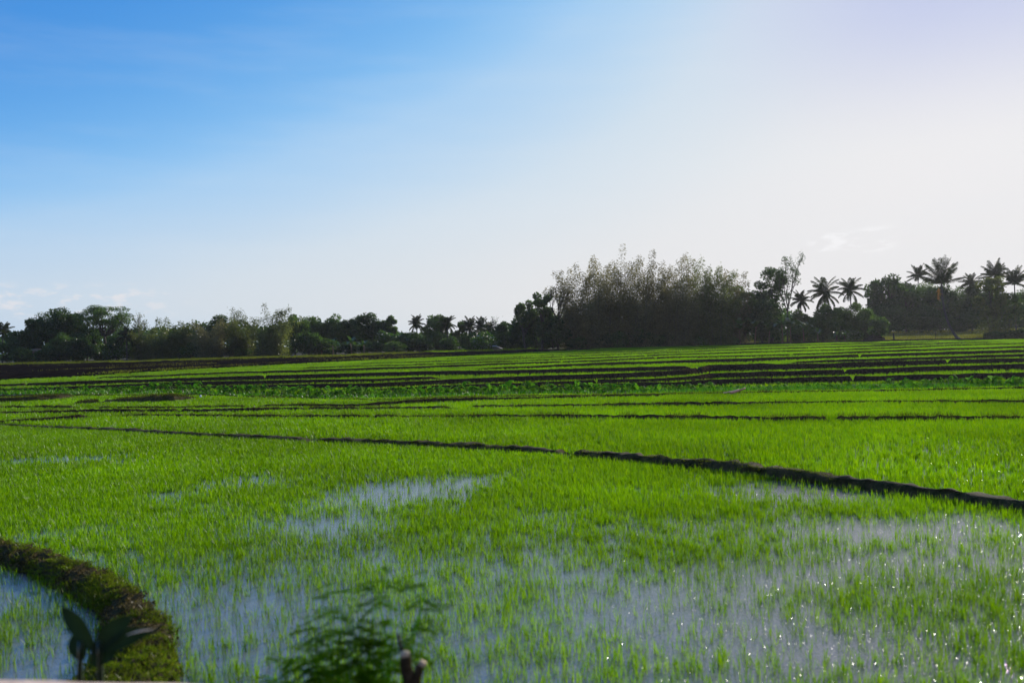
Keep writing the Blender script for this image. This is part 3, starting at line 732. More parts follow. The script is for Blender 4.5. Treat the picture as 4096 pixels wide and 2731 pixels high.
# low weeds under and between the taro
px = rng.uniform(-200, 4300, 5200); bot = np.interp(px, STRIP_BOT[:, 0], STRIP_BOT[:, 1])
P0 = on_ground(px, bot); dy = rng.uniform(0, 3.3, len(px)); x = P0[:, 0] * (P0[:, 1] + dy) / P0[:, 1]; y = P0[:, 1] + dy
b = np.repeat(np.stack([x, y, G(x, y)], -1), 5, 0); N = len(b); b[:, :2] += rng.normal(0, .12, (N, 2))
a = rng.uniform(0, 6.28, N); d = unit(np.stack([np.cos(a) * .5, np.sin(a) * .5, np.ones(N)], -1)); s = np.stack([-np.sin(a), np.cos(a), 0 * a], -1)
m = MB(); m.diamonds(b, d, s, rng.uniform(.12, .34, N), rng.uniform(.04, .09, N), np.clip(rng.normal(.4, .3, N), 0, 1))
tag(m.build("weeds", M['taro']), "low green weeds growing between the taro plants of the leafy strip", "weeds", kind="stuff")

# ------------------------------------------------------------------ trees
def spot(px, depth):
    d = ray(px, 1360.0)
    x = float(d[0] * depth); return Vector((x, depth, float(G(x, depth))))


def top_h(px, top, depth):
    d = ray(px, float(top)); p = spot(px, depth)
    return float(CAMZ + d[2] * depth - p.z)


def bez(p0, p1, p2, n=8):
    t = np.linspace(0, 1, n)[:, None]
    return (1 - t) ** 2 * np.asarray(p0) + 2 * t * (1 - t) * np.asarray(p1) + t * t * np.asarray(p2)


def sphere_dirs(rg, n):
    v = rg.normal(0, 1, (n, 3)); return unit(v)


def broad_parts(h, w, seed, nclump=28, per=260, leaf=.42, base=.25, cr=(.11, .2), flat=.75, sparse=False):
    rg = np.random.default_rng(seed)
    th = rg.uniform(0, 6.28, nclump); ph = np.arccos(rg.uniform(-1, 1, nclump)); r = rg.uniform(.25, 1, nclump) ** .5
    c = np.stack([np.sin(ph) * np.cos(th) * r * w * .42, np.sin(ph) * np.sin(th) * r * w * .42, np.cos(ph) * r], -1)
    crow = h * (1 - base)
    c[:, 2] = h * base + crow * (.5 + .42 * c[:, 2])
    rad = rg.uniform(*cr, nclump) * w
    trunk = MB(); tr = max(.10, .022 * h)
    bend = rg.normal(0, .05 * h, 2)
    tp = bez((0, 0, -.2), (bend[0], bend[1], h * .3), (bend[0] * .3, bend[1] * .3, h * .72), 9)
    trunk.tube(tp, np.linspace(tr * 1.2, tr * .3, 9), 7)
    for i in range(nclump):
        k = int(np.clip((c[i, 2] / h) * 7, 2, 6)); s = tp[k]
        mid = (s + c[i]) / 2 + np.array([0, 0, -.04 * h])
        trunk.tube(bez(s, mid, c[i], 5), np.linspace(tr * .34, tr * .08, 5), 4)
    crown = MB()
    n = nclump * per
    ci = rg.integers(0, nclump, n); dd = sphere_dirs(rg, n)
    pos = c[ci] + dd * (rad[ci] * rg.uniform(.15, 1, n) ** .5)[:, None] * np.array([1, 1, flat])
    ld = unit(dd + rg.normal(0, .7, (n, 3)) + np.array([0, 0, -.25])); sd = unit(np.cross(ld, rg.normal(0, 1, (n, 3))))
    tc = np.clip(rg.normal(.45, .2, nclump), 0, 1)[ci] + rg.normal(0, .14, n)
    pos[:, 2] = np.maximum(pos[:, 2], .1)
    z = pos[:, 2]; zs = (h - .2) / max(z.max(), .1) if z.max() > h * .8 else 1.0
    pos[:, 2] *= zs
    crown.diamonds(pos, ld, sd, leaf * rg.uniform(.6, 1.35, n), leaf * .62 * rg.uniform(.6, 1.3, n), np.clip(tc, 0, 1), mid=.5)
    return trunk, crown


def bamboo_parts(h, w, seed, culms=30, per=520, low=.08, spread=1.0):
    rg = np.random.default_rng(seed); cm = MB(); lm = MB()
    for k in range(culms):
        a = rg.uniform(0, 6.28); r0 = rg.uniform(0, .30) * w; lean = rg.uniform(.02, .5) ** .8 * w * spread; hh = h * (.46 + .52 * rg.uniform() ** 1.7 if k else 1.0)
        if k == 0: lean *= .3
        dx, dy = math.cos(a), math.sin(a)
        t = np.linspace(0, 1, 12)
        arch = hh * (t - .10 * t ** 5) / .90
        pts = np.stack([dx * (r0 + lean * t ** 2.2), dy * (r0 + lean * t ** 2.2), arch - .1], -1)
        cm.tube(pts, np.linspace(.055, .008, 12), 4)
        n = int(per * rg.uniform(.6, 1.3))
        tt_ = low + (1 - low) * rg.uniform(0, 1, n) ** 1.2
        nodes = np.round(tt_ * 26) / 26 + rg.normal(0, .006, n)
        nodes = np.clip(nodes, low, 1)
        pos = np.stack([np.interp(nodes, t, pts[:, j]) for j in range(3)], -1)
        br = rg.uniform(0, 1, n) ** .7 * (.35 + 2.1 * (1 - nodes) ** .7) * (w / 7.0) * .75
        aa = rg.uniform(0, 6.28, n)
        pos += np.stack([np.cos(aa) * br, np.sin(aa) * br, rg.normal(.0, .28, n) - .1 * br], -1)
        ld = unit(np.stack([np.cos(aa) * .8 + rg.normal(0, .4, n), np.sin(aa) * .8 + rg.normal(0, .4, n), rg.normal(-.45, .5, n)], -1))
        sd = unit(np.cross(ld, rg.normal(0, 1, (n, 3))))
        tone = np.clip(rg.normal(.45, .16) + rg.normal(0, .16, n), 0, 1)
        lm.diamonds(pos, ld, sd, rg.uniform(.3, .66, n), rg.uniform(.08, .17, n), tone)
    return cm, lm


def palm_parts(h, r, seed, lean=(0, 0), nf=22, trunk_r=.16, low=-38, droop=1.0):
    rg = np.random.default_rng(seed); tm = MB(); cm = MB()
    top = np.array([lean[0], lean[1], h])
    p = bez((0, 0, -.2), (lean[0] * .35, lean[1] * .35, h * .5) if abs(lean[0]) < 3 else (lean[0] * 1.02, lean[1], h * .30), top, 14)
    rad = np.linspace(trunk_r * 1.1, trunk_r * .7, 14); rad[0] *= 2.1; rad[1] *= 1.25
    tm.tube(p, rad, 8)
    ga = 2.399
    for k in range(nf):
        f = k / (nf - 1)
        az = k * ga + rg.normal(0, .2); f = f ** 1.35; e0 = R(86) * (1 - f) + R(low) * f + rg.normal(0, .10)
        L = r * rg.uniform(.88, 1.12) * (1.12 - .15 * f)
        n = 15; t = np.linspace(0, 1, n)
        ang = e0 - droop * (0.55 + .75 * (1 - abs(f - .5))) * t ** 1.5
        stp = L / (n - 1)
        hor = np.concatenate([[0], np.cumsum(np.cos(ang[:-1]) * stp)]); ver = np.concatenate([[0], np.cumsum(np.sin(ang[:-1]) * stp)])
        pts = top + np.stack([np.cos(az) * hor, np.sin(az) * hor, ver], -1)
        cm.tube(pts, np.linspace(.06, .012, n), 4, tone=.6, cap=False)
        nl = 46
        tl = np.linspace(.12, 1, nl); pos = np.stack([np.interp(tl, t, pts[:, j]) for j in range(3)], -1)
        tg = unit(np.stack([np.interp(tl, t, np.gradient(pts[:, j])) for j in range(3)], -1))
        side = np.array([-math.sin(az), math.cos(az), 0])
        for sg in (-1, 1):
            d = unit(side[None] * sg * .75 + tg * .6 + np.array([0, 0, -.38]) + rg.normal(0, .10, (nl, 3)))
            sd = unit(np.cross(d, tg))
            ll = r * .27 * np.sin(math.pi * np.clip(tl * .82 + .15, 0, 1)) ** .7 * rg.uniform(.8, 1.1, nl) + .08
            cm.diamonds(pos, d, sd, ll, .15, np.clip(rg.normal(.45, .22, nl), 0, 1), mid=.3, cup=.22)
    return tm, cm


def banana_parts(h, seed):
    rg = np.random.default_rng(seed); sm = MB(); lm = MB()
    hs = h * .55
    sm.tube(bez((0, 0, -.1), (.05, 0, hs * .5), (rg.normal(0, .15), rg.normal(0, .1), hs), 6), np.linspace(.17, .09, 6), 7)
    top = np.array([0, 0, hs])
    for k in range(9):
        az = k * 2.4 + rg.normal(0, .3); L = h * rg.uniform(.45, .62); e0 = rg.uniform(.3, 1.45)
        n = 9; t = np.linspace(0, 1, n); ang = e0 - 1.5 * t ** 1.4; st = L / (n - 1)
        hor = np.concatenate([[0], np.cumsum(np.cos(ang[:-1]) * st)]); ver = np.concatenate([[0], np.cumsum(np.sin(ang[:-1]) * st)])
        pts = top + np.stack([np.cos(az) * hor, np.sin(az) * hor, ver], -1)
        side = np.array([-math.sin(az), math.cos(az), 0.])
        wv = L * .15 * np.sin(math.pi * np.clip(t * .9 + .08, 0, 1)) ** .6
        l = pts + side * wv[:, None] + np.array([0, 0, .12]) * wv[:, None]; rr = pts - side * wv[:, None] + np.array([0, 0, .12]) * wv[:, None]
        V = np.vstack([l, pts, rr]); q = []
        for i in range(n - 1):
            if rg.random() < .93: q.append((i, i + 1, n + i + 1, n + i))
            if rg.random() < .93: q.append((n + i, n + i + 1, 2 * n + i + 1, 2 * n + i))
        lm.add(V, quads=q, tone=np.clip(rg.normal(.5, .25), 0, 1))
    return sm, lm


def bare_parts(h, w, seed, leaves=500, leaf=.3):
    rg = np.random.default_rng(seed); tm = MB(); lm = MB(); tips = []

    def grow(p, d, L, r, lev):
        q = p + d * L; mid = (p + q) / 2 + rg.normal(0, .05 * L, 3)
        tm.tube(bez(p, mid, q, 5), np.linspace(r, r * .6, 5), 5 if lev < 2 else 3)
        if lev >= 4: tips.append(q); return
        for _ in range(3 if lev else 4):
            nd = unit(d + rg.normal(0, .42, 3) * np.array([1, 1, .5]) + np.array([0, 0, .16]))
            s = rg.uniform(.55, .95)
            grow(p + d * L * s if lev else p + d * L * rg.uniform(.55, 1), nd, L * rg.uniform(.55, .78), r * .55, lev + 1)
    grow(np.array([0, 0, -.2]), unit(np.array([rg.normal(0, .05), 0, 1])), h * .40, .022 * h, 0)
    V = np.vstack(tm.v); zs = h / V[:, 2].max(); ws = w / max(V[:, 0].max() - V[:, 0].min(), .1)
    for i in range(len(tm.v)): tm.v[i] = tm.v[i] * np.array([ws, ws, zs])
    tips = np.array(tips) * np.array([ws, ws, zs]); ii = rg.integers(0, len(tips), leaves)
    pos = tips[ii] + rg.normal(0, .28, (leaves, 3)); ld = sphere_dirs(rg, leaves); sd = unit(np.cross(ld, rg.normal(0, 1, (leaves, 3))))
    lm.diamonds(pos, ld, sd, leaf * rg.uniform(.6, 1.3, leaves), leaf * .6, rg.uniform(.2, .8, leaves), mid=.5)
    return tm, lm


def umbrella_parts(h, w, seed):
    """flat layered crown on spreading limbs"""
    rg = np.random.default_rng(seed); tm = MB(); lm = MB()
    fork = np.array([0, 0, h * .42]); tm.tube(bez((-.2, 0, -.2), (.3, 0, h * .25), fork, 7), np.linspace(.38, .24, 7), 7)
    for k in range(34):
        a = k * 2.4 + rg.normal(0, .2); f = rg.uniform(.15, 1) ** .6; z = h * rg.uniform(.64, .97) - .10 * h * f
        c = np.array([math.cos(a) * f * w * .45, math.sin(a) * f * w * .45, z])
        tm.tube(bez(fork, fork * .45 + c * .55 + np.array([0, 0, -.08 * h]), c, 7), np.linspace(.14, .03, 7), 5)
        n = 330; rr = rg.uniform(.09, .17) * w * 1.15
        d = sphere_dirs(rg, n); pos = c + d * rr * np.sqrt(rg.uniform(0, 1, n))[:, None] * np.array([1, 1, .36]); ld = unit(d * np.array([1, 1, .2]) + rg.normal(0, .4, (n, 3))); sd = unit(np.cross(ld, rg.normal(0, 1, (n, 3))))
        lm.diamonds(pos, ld, sd, rg.uniform(.2, .42, n), rg.uniform(.12, .24, n), np.clip(rg.normal(.45, .2, n), 0, 1), mid=.5)
    return tm, lm


def plant(name, cat, label, px, depth, parts, names, mats, group):
    o = empty(name, spot(px, depth)); tag(o, label, cat, group)
    for p, nm, mt in zip(parts, names, mats): p.build(nm, M[mt], o)
    return o


GL = "trees along the far edge of the paddies, left of the bamboo"
GR = "trees in the grove on the right"
SEED = [1000]


def W(px_w, depth): return px_w / F * depth


def tree(px, top, wpx, depth, label, mat='dark', group=GL, name="broadleaf_tree", **kw):
    SEED[0] += 1; h = top_h(px, top, depth); w = W(wpx, depth)
    return plant(name, "tree", label, px, depth, broad_parts(h, w, SEED[0], **kw), ("trunk", "crown"), ("bark", mat), group)


def bamboo(px, top, wpx, depth, label, mat='bamboo', group=GR, **kw):
    SEED[0] += 1; h = top_h(px, top, depth)
    return plant("bamboo_clump", "bamboo", label, px, depth, bamboo_parts(h, W(wpx, depth), SEED[0], **kw), ("culms", "foliage"), ("culm", mat), group)


def palm(px, cy, rpx, depth, label, basepx=None, group=GR, **kw):
    SEED[0] += 1; bp = px if basepx is None else basepx
    h = top_h(px, cy, depth); lean = spot(px, depth) - spot(bp, depth)
    return plant("palm_tree", "palm tree", label, bp, depth, palm_parts(h, W(rpx, depth), SEED[0], (lean.x, 0.3), **kw), ("trunk", "crown"), ("palmbark", "palm"), group)


def banana(px, top, depth, label, group):
    SEED[0] += 1
    return plant("banana_plant", "banana plant", label, px, depth, banana_parts(top_h(px, top, depth), SEED[0]), ("stem", "leaves"), ("bananastem", "banana"), group)


# -- left line of trees
palm(8, 1330, 48, 192, "small palm at the far left edge with upright fronds against the sky", group=GL)
tree(62, 1322, 130, 188, "low rounded tree beside the far left palm", base=.05)
tree(135, 1272, 120, 190, "dark tree stepping up towards the big rounded tree at the left", base=.12)
tree(228, 1226, 185, 194, "big rounded dark tree, highest of the left group", base=.28, nclump=40)
tree(296, 1256, 90, 197, "slim tree rising behind the right shoulder of the big rounded left tree", base=.3)
SEED[0] += 1
plant("umbrella_tree", "tree", "tree with flat layered crown spreading above the left group", 418, 194,
      umbrella_parts(top_h(418, 1214, 194), W(215, 194), SEED[0]), ("trunk", "crown"), ("bark", 'mid'), GL)
tree(345, 1308, 140, 188, "dark full tree under the left side of the flat layered crown", base=.1)
tree(470, 1332, 130, 187, "dark tree under the right side of the flat layered crown", base=.1)
palm(505, 1348, 44, 184, "short palm with drooping fronds below the flat layered tree", group=GL)
tree(236, 1330, 112, 182, "vine covered bush with a light green top before the big rounded left tree", mat='mid', base=0, name="bushy_tree")
tree(318, 1350, 90, 181, "dark bush hung with creepers between the two tall left trees", base=0, name="bushy_tree")
tree(195, 1386, 95, 180, "low dark bush at the foot of the big rounded left tree", base=0, name="bushy_tree")
SEED[0] += 1
plant("bare_tree", "tree", "thin feathery sapling top standing clear right of the flat layered tree", 552, 190, bare_parts(top_h(552, 1250, 190), 3.2, SEED[0], 420), ("trunk", "crown"), ("bark", 'bamboogreen'), GL)
bamboo(590, 1296, 130, 186, "first bamboo clump right of the flat layered tree", mat='bamboogreen', group=GL, culms=22)
bamboo(680, 1268, 130, 186, "second bamboo clump from the flat layered tree, rounded tops", mat='bamboogreen', group=GL, culms=24)
bamboo(765, 1282, 115, 188, "third bamboo clump from the flat layered tree, a little lower", mat='bamboogreen', group=GL, culms=20)
bamboo(842, 1276, 150, 184, "fourth bamboo clump, yellowish and widest of the left bamboos", mat='bamboo', group=GL, culms=28)
tree(885, 1258, 125, 192, "dark broad tree behind the yellowish bamboo clump", base=.35)
bamboo(968, 1262, 120, 186, "bamboo clump with thin whips above, left of the tall pointed bamboo", mat='bamboogreen', group=GL, culms=22)
SEED[0] += 1
plant("bare_tree", "tree", "wispy sapling top above the bamboo left of the tall pointed bamboo", 945, 191, bare_parts(top_h(945, 1234, 191), 3.0, SEED[0], 420), ("trunk", "crown"), ("bark", 'bamboogreen'), GL)
bamboo(1075, 1212, 165, 184, "tall pointed bamboo clump, highest of the left bamboos", mat='bamboogreen', group=GL, culms=30)
tree(1180, 1254, 140, 200, "rounded grey green tree just right of the tall pointed bamboo", mat='mid', base=.15)
tree(1262, 1262, 130, 204, "rounded tree in the hazy row, second right of the tall pointed bamboo", mat='mid', base=.15)
tree(1342, 1254, 140, 206, "wide tree in the hazy row topped by a few thin branches", mat='mid', base=.15)
tree(1412, 1266, 110, 206, "lower dark tree in the middle of the hazy row", mat='dark', base=.15)
tree(1464, 1248, 115, 204, "tall dark tree near the right end of the hazy row", mat='dark', base=.2)
tree(1524, 1272, 95, 204, "dark tree at the right end of the hazy row", mat='dark', base=.15)
tree(1572, 1262, 52, 202, "slim two-topped tree closing the hazy row", mat='mid', base=.3, nclump=14)
tree(1545, 1322, 115, 192, "bright green rounded tree below the end of the hazy row, left of a pair", mat='bright', base=.15, nclump=26)
tree(1636, 1326, 110, 192, "bright green rounded tree below the small palms, right of a pair", mat='bright', base=.15, nclump=26)
palm(1668, 1297, 40, 200, "palm standing right of the notch in the treetops", group=GL)
tree(1748, 1257, 118, 200, "bushy dark tree between the small palms near centre", mat='mid', base=.1)
palm(1790, 1300, 40, 196, "palm leaning out of the right side of the bushy dark tree near centre", group=GL)
tree(1838, 1285, 60, 204, "narrow tree right of the bushy dark tree near centre", mat='mid', base=.1, nclump=14)
palm(1878, 1312, 46, 203, "left palm of the pair before the bamboo grove", group=GL)
palm(1926, 1312, 46, 198, "right palm of the pair before the bamboo grove", group=GL)
palm(1955, 1322, 36, 205, "small hazy palm half hidden behind the pair of palms", group=GL)
SEED[0] += 1
plant("bare_tree", "tree", "leafless spindly tree seen as a thin outline left of the bamboo grove", 1975, 206, bare_parts(top_h(1975, 1262, 206), 4.2, SEED[0], 40), ("trunk", "crown"), ("bark", 'mid'), GL)
tree(2088, 1268, 110, 190, "rounded dark tree filling the corner below the open leafy tree", base=.03, group=GR)
tree(1965, 1318, 120, 194, "low grey green tree behind the shed with the pale roof edge", base=.03, mat='mid')
tree(2140, 1240, 120, 184, "dark lower tree between the two clumpy trees of the grove", base=.03, group=GR)
tree(2030, 1284, 90, 196, "dark tree tucked against the left foot of the bamboo grove", base=.1)
for i, (px, tp) in enumerate([(1285, 1338), (1330, 1352), (1405, 1335), (1455, 1348)]):
    banana(px, tp, 184 - i % 2, ["leftmost banana plant with shining leaves in front of the hazy row", "second banana plant from the left in front of the hazy row",
                                 "third banana plant, with a long shining leaf, in front of the hazy row", "rightmost banana plant in front of the hazy row"][i], "banana plants before the hazy row")

# -- right grove
tree(2105, 1200, 95, 182, "open leafy tree at the left end of the grove, clumpy crown", mat='mid', group=GR, base=.3, nclump=16, cr=(.12, .2))
tree(2168, 1168, 95, 181, "second clumpy tree at the left end of the grove, taller", mat='mid', group=GR, base=.32, nclump=18, cr=(.11, .19))
SEED[0] += 1
plant("bare_tree", "tree", "half bare tree with dry twigs left of the tall bamboo", 2232, 180, bare_parts(top_h(2232, 1130, 180), W(130, 180), SEED[0], 900), ("trunk", "crown"), ("bark", 'bamboo'), GR)
tree(2210, 1262, 150, 179, "dark low tree at the foot of the half bare tree", group=GR, base=.05, nclump=30)
BL = [(2308, 1062, 150, 181, "leftmost tall bamboo clump of the grove", 'bamboo'), (2392, 1018, 170, 179, "second bamboo clump from the left of the grove, pale and feathery", 'bamboo'),
      (2470, 982, 190, 182, "tallest bamboo clump of the grove", 'bamboo'), (2560, 1000, 180, 179, "bamboo clump right of the tallest one, with a loose plume on top", 'bamboo'),
      (2648, 1046, 170, 181, "lower bamboo clump in the dip of the grove", 'bamboo'), (2728, 1014, 160, 178, "dark bamboo clump with a leaning plume right of the dip", 'bamboo'),
      (2800, 1022, 150, 180, "bamboo clump with a pointed top right of the leaning plume", 'bamboogreen'), (2868, 1068, 150, 178, "pale green bamboo clump sloping down the right of the grove", 'bamboogreen'),
      (2935, 1078, 130, 182, "last bamboo clump on the right of the grove", 'bamboo')]
for px, tp, w, dp, lb, mt in BL: bamboo(px, tp, w, dp, lb, mt, culms=40, per=620, low=.0)
tree(2975, 1140, 110, 184, "rough tree beside the last bamboo clump", mat='mid', group=GR, base=.15, nclump=26)
tree(3085, 1068, 150, 186, "dark tree with a ragged domed crown left of the tall bare tree", group=GR, base=.35, nclump=26, cr=(.1, .18))
tree(3050, 1195, 210, 182, "wide dark tree under the ragged domed crown", group=GR, base=.03, nclump=46)
SEED[0] += 1
plant("bare_tree", "tree", "tall nearly bare tree with few leaves standing out against the white sky", 3150, 184, bare_parts(top_h(3150, 1015, 184), W(125, 184), SEED[0] - 3, 1500, .34), ("trunk", "crown"), ("bark", 'dark'), GR)
palm(3208, 1205, 48, 198, "small dark palm left of the two slender palms")
palm(3305, 1176, 70, 196, "left and larger of the two palms standing free in the gap", nf=24, low=-48)
palm(3408, 1164, 60, 198, "right and smaller of the two palms standing free in the gap")
tree(3205, 1238, 110, 190, "low tree below the small dark palm", group=GR, base=.05, mat='mid')
tree(3290, 1215, 140, 188, "low leafy tree at the foot of the larger free palm", group=GR, base=.05, mat='mid')
tree(3420, 1208, 130, 192, "low rounded tree at the foot of the smaller free palm", group=GR, base=.05, mat='mid')
tree(3348, 1226, 120, 190, "low bush between the two free palms", group=GR, base=.02, mat='mid', name="bushy_tree")
tree(3470, 1232, 120, 196, "low dark bush left of the broad glossy tree", group=GR, base=.02, name="bushy_tree")
tree(3555, 1098, 190, 236, "broad glossy leaved tree right of the free palms", group=GR, base=.25, nclump=60, cr=(.06, .12), leaf=.85, per=80)
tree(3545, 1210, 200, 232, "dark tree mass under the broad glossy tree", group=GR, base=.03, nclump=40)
tree(3690, 1122, 190, 242, "rounded olive topped tree left of the big leaning palm", group=GR, base=.2, mat='mid', nclump=40)
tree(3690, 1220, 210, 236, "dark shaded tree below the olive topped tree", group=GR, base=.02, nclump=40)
tree(3850, 1140, 190, 242, "olive topped tree right of the big leaning palm", group=GR, base=.15, mat='mid', nclump=40)
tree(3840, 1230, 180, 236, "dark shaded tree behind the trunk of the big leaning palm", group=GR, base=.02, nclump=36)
tree(3625, 1128, 150, 239, "dark full tree between the broad glossy tree and the olive topped tree", group=GR, base=.05, nclump=54, cr=(.07, .13), leaf=.6, per=130)
tree(3765, 1135, 150, 240, "dark full tree right behind the crown of the big leaning palm", group=GR, base=.05, nclump=54, cr=(.07, .13), leaf=.6, per=130)
tree(3925, 1135, 150, 238, "dark full tree between the big leaning palm and the tall palms", group=GR, base=.03, nclump=54, cr=(.07, .13), leaf=.6, per=130)
palm(3680, 1106, 46, 250, "palm rising behind the olive topped tree, left of the big leaning palm", nf=20, low=-10, droop=.7)
bp = palm(3775, 1134, 98, 180, "big palm with curved leaning trunk in front of the right trees", basepx=3838, nf=21, trunk_r=.26, low=20, droop=.42)
palm(3890, 1138, 48, 238, "hazy palm just right of the big leaning palm")
palm(3990, 1106, 66, 206, "tall palm near the right edge, left of a pair", nf=19, low=-2, droop=.6)
palm(4066, 1132, 64, 194, "tall palm at the right edge, right of a pair", nf=18, low=-2, droop=.6)
palm(4165, 1120, 60, 215, "palm partly cut off by the right edge of the photo")
# yellow hanging frond of the big palm
m = MB(); rg = np.random.default_rng(4)
t0 = spot(3758, 180) - bp.location; zt = top_h(3758, 1150, 180)
pts = bez((t0.x, -.2, zt), (t0.x - .3, -.5, zt - .8), (t0.x - .2, -.6, zt - 2.5), 8); m.tube(pts, .04, 4)
for k in range(26):
    p = pts[1 + k % 6] + rg.normal(0, .12, 3); m.diamonds(p[None], unit(np.array([[rg.normal(0, .5), rg.normal(0, .3), -1]])), np.array([[1, .2, 0]]), .9, .14, .5)
tag(m.build("dry_frond", M['yellow'], bp), "hanging yellow orange frond")
tree(3965, 1105, 130, 186, "thin stemmed leafy thicket in front of the tall palms at the right", group=GR, base=.22, mat='bamboogreen', nclump=40, cr=(.08, .15), per=130)
tree(4040, 1170, 120, 187, "leafy thicket with bare stems beside the right edge", group=GR, base=.3, mat='mid', nclump=34, cr=(.08, .15), per=130)
bamboo(3985, 1195, 150, 184, "dark clump of upright stems at the foot of the right thicket", mat='bamboogreen', culms=26, per=120, low=.25)
tree(4140, 1150, 170, 196, "dark tree cut off by the right edge of the photo", group=GR, base=.05, nclump=40)
tree(4085, 1315, 90, 180, "low dark bush at the right edge, at the foot of the tall palms", group=GR, base=0, nclump=18, name="bushy_tree")
tree(3990, 1325, 100, 180, "low dark bush at the base of the right thicket", group=GR, base=0, nclump=18, name="bushy_tree")
BN = [(2895, 1268, 179, "banana plant with a bright curled leaf at the foot of the pale green bamboo"), (2960, 1262, 178, "banana plant left of the wide dark tree"),
      (3020, 1248, 178, "banana plant with a shining upper leaf before the wide dark tree"), (3075, 1275, 177, "low banana plant before the wide dark tree"),
      (3130, 1240, 177, "left of two banana plants with dry brown stems below the tall bare tree"), (3162, 1250, 178, "right of two banana plants with dry brown stems below the tall bare tree"),
      (3215, 1262, 180, "banana plant under the small dark palm"), (3272, 1300, 178, "banana plant with a bright green leaf left of the larger free palm's foot"),
      (3345, 1315, 177, "small banana sapling by the meadow edge"), (3378, 1318, 178, "small reddish banana sapling nearest the dark mound")]
for px, tp, dp, lb in BN: banana(px, tp, dp, lb, "banana plants in front of the right grove")

# mound with a bush on it
SEED[0] += 1
mp = spot(3498, 176); rg = np.random.default_rng(9)
m = MB(); A, B = 28, 12
V = []
for j in range(B + 1):
    for i in range(A):
        a = i / A * 6.2832; f = j / B; r = 2.7 * (1 - f) ** .8 * (1 + .25 * (rg.random() - .5)) + .02
        V.append((math.cos(a) * r, math.sin(a) * r * .8, -.15 + 1.75 * f ** .9 + .12 * rg.normal() * (0 < j < B)))
q = [(j * A + i, j * A + (i + 1) % A, (j + 1) * A + (i + 1) % A, (j + 1) * A + i) for j in range(B) for i in range(A)]
m.add(np.array(V), q); o = m.build("earth_mound", M['soil']); o.location = mp
tag(o, "dark heap of earth at the meadow edge below the broad glossy tree", "mound")
tree(3512, 1268, 110, 177, "spiky bush growing on the dark heap of earth", group=GR, base=.3, mat='mid', nclump=16, cr=(.12, .22), name="bushy_tree")

# small stump and thin stake in the meadow
m = MB(); m.tube(bez((0, 0, -.1), (.06, 0, .9), (-.05, 0, 1.75), 7), [.22, .2, .16, .17, .13, .1, .05], 7); o = m.build("dead_stump", M['bark']); o.location = spot(3575, 177)
tag(o, "short dark dead stump standing at the meadow edge right of the mound", "stump")
m = MB(); m.tube(bez((0, 0, -.1), (.05, 0, 1.0), (0, 0, 2.0), 6), [.06, .055, .05, .05, .04, .03], 6); o = m.build("wooden_stake", M['bark']); o.location = spot(3743, 177)
tag(o, "thin upright stake in front of the meadow, left of the big leaning palm", "stake")

# undergrowth bushes: two prototypes, copied along the line
UNDER = "low dark bush in the undergrowth beneath the tree line"
protos = []
for s in range(5):
    SEED[0] += 1
    tr, cr = broad_parts(3.2, 4.4, SEED[0], nclump=22, per=110, leaf=.36, base=0.0, cr=(.13, .22))
    o = empty("undergrowth_bush", (0, 0, 0)); tr.build("stem", M['bark'], o); cr.build("crown", M[('dark', 'mid', 'dark', 'mid', 'bright')[s]], o)
    protos.append(o)
k = 0
rr = random.Random(8)
for i in range(74):
    px = -80 + 59 * i + rr.uniform(-20, 20)
    if px > 4250: break
    if px > 2240 and px < 2930: dp, sc_ = rr.uniform(176.5, 179), rr.uniform(.6, 1.1)
    elif px > 3500: dp, sc_ = rr.uniform(256, 262), rr.uniform(1.0, 1.9)
    elif px > 2930: dp, sc_ = rr.uniform(184, 198), rr.uniform(.7, 1.3)
    else: dp, sc_ = rr.uniform(183, 198), rr.uniform(.7, 1.45)
    pr = protos[k % 5]
    if k < 5: o = pr
    else:
        o = pr.copy(); COL.objects.link(o)
        for ch in pr.children:
            c = ch.copy(); COL.objects.link(c); c.parent = o
    o.location = spot(px, dp); o.rotation_euler = (0, 0, rr.uniform(0, 6.28)); o.scale = (sc_, sc_, sc_ * rr.uniform(.8, 1.2))
    tag(o, UNDER, "bush", "undergrowth bushes beneath the tree line"); k += 1

# far wood closing the view behind the front trees
SEED[0] += 1
rg = np.random.default_rng(SEED[0]); n = 78000
px = rg.uniform(-2200, 6200, n); dep = rg.uniform(235, 285, n); dep = np.where(px > 3450, dep + 30, dep)
x = ray(px, np.full(n, 1360.))[:, 0] * dep
crest = np.interp(px, [-2200, -300, 60, 150, 500, 900, 1500, 1600, 2000, 2250, 2900, 3150, 3200, 3480, 3520, 4400], [1330, 1340, 1350, 1320, 1325, 1300, 1300, 1335, 1335, 1250, 1200, 1230, 1270, 1275, 1200, 1180])
topz = CAMZ + ray(px, crest)[:, 2] * dep
topz = topz * (.75 + .35 * vnoise(x, x * 0, .14, 3)) + .8 * vnoise(x, dep, .9, 5)
g = G(x, dep); z = g + (topz - g) * rg.uniform(0, 1, n) ** .6
ld = sphere_dirs(rg, n); sd = unit(np.cross(ld, rg.normal(0, 1, (n, 3))))
m = MB(); m.diamonds(np.stack([x, dep, z], -1), ld, sd, rg.uniform(.7, 1.3, n), rg.uniform(.5, .9, n), np.clip(rg.normal(.4, .25, n), 0, 1), mid=.5)
tag(m.build("woods", M['dark']), "long dark wood behind the front row of trees, seen only through its gaps", "wood", kind="stuff")

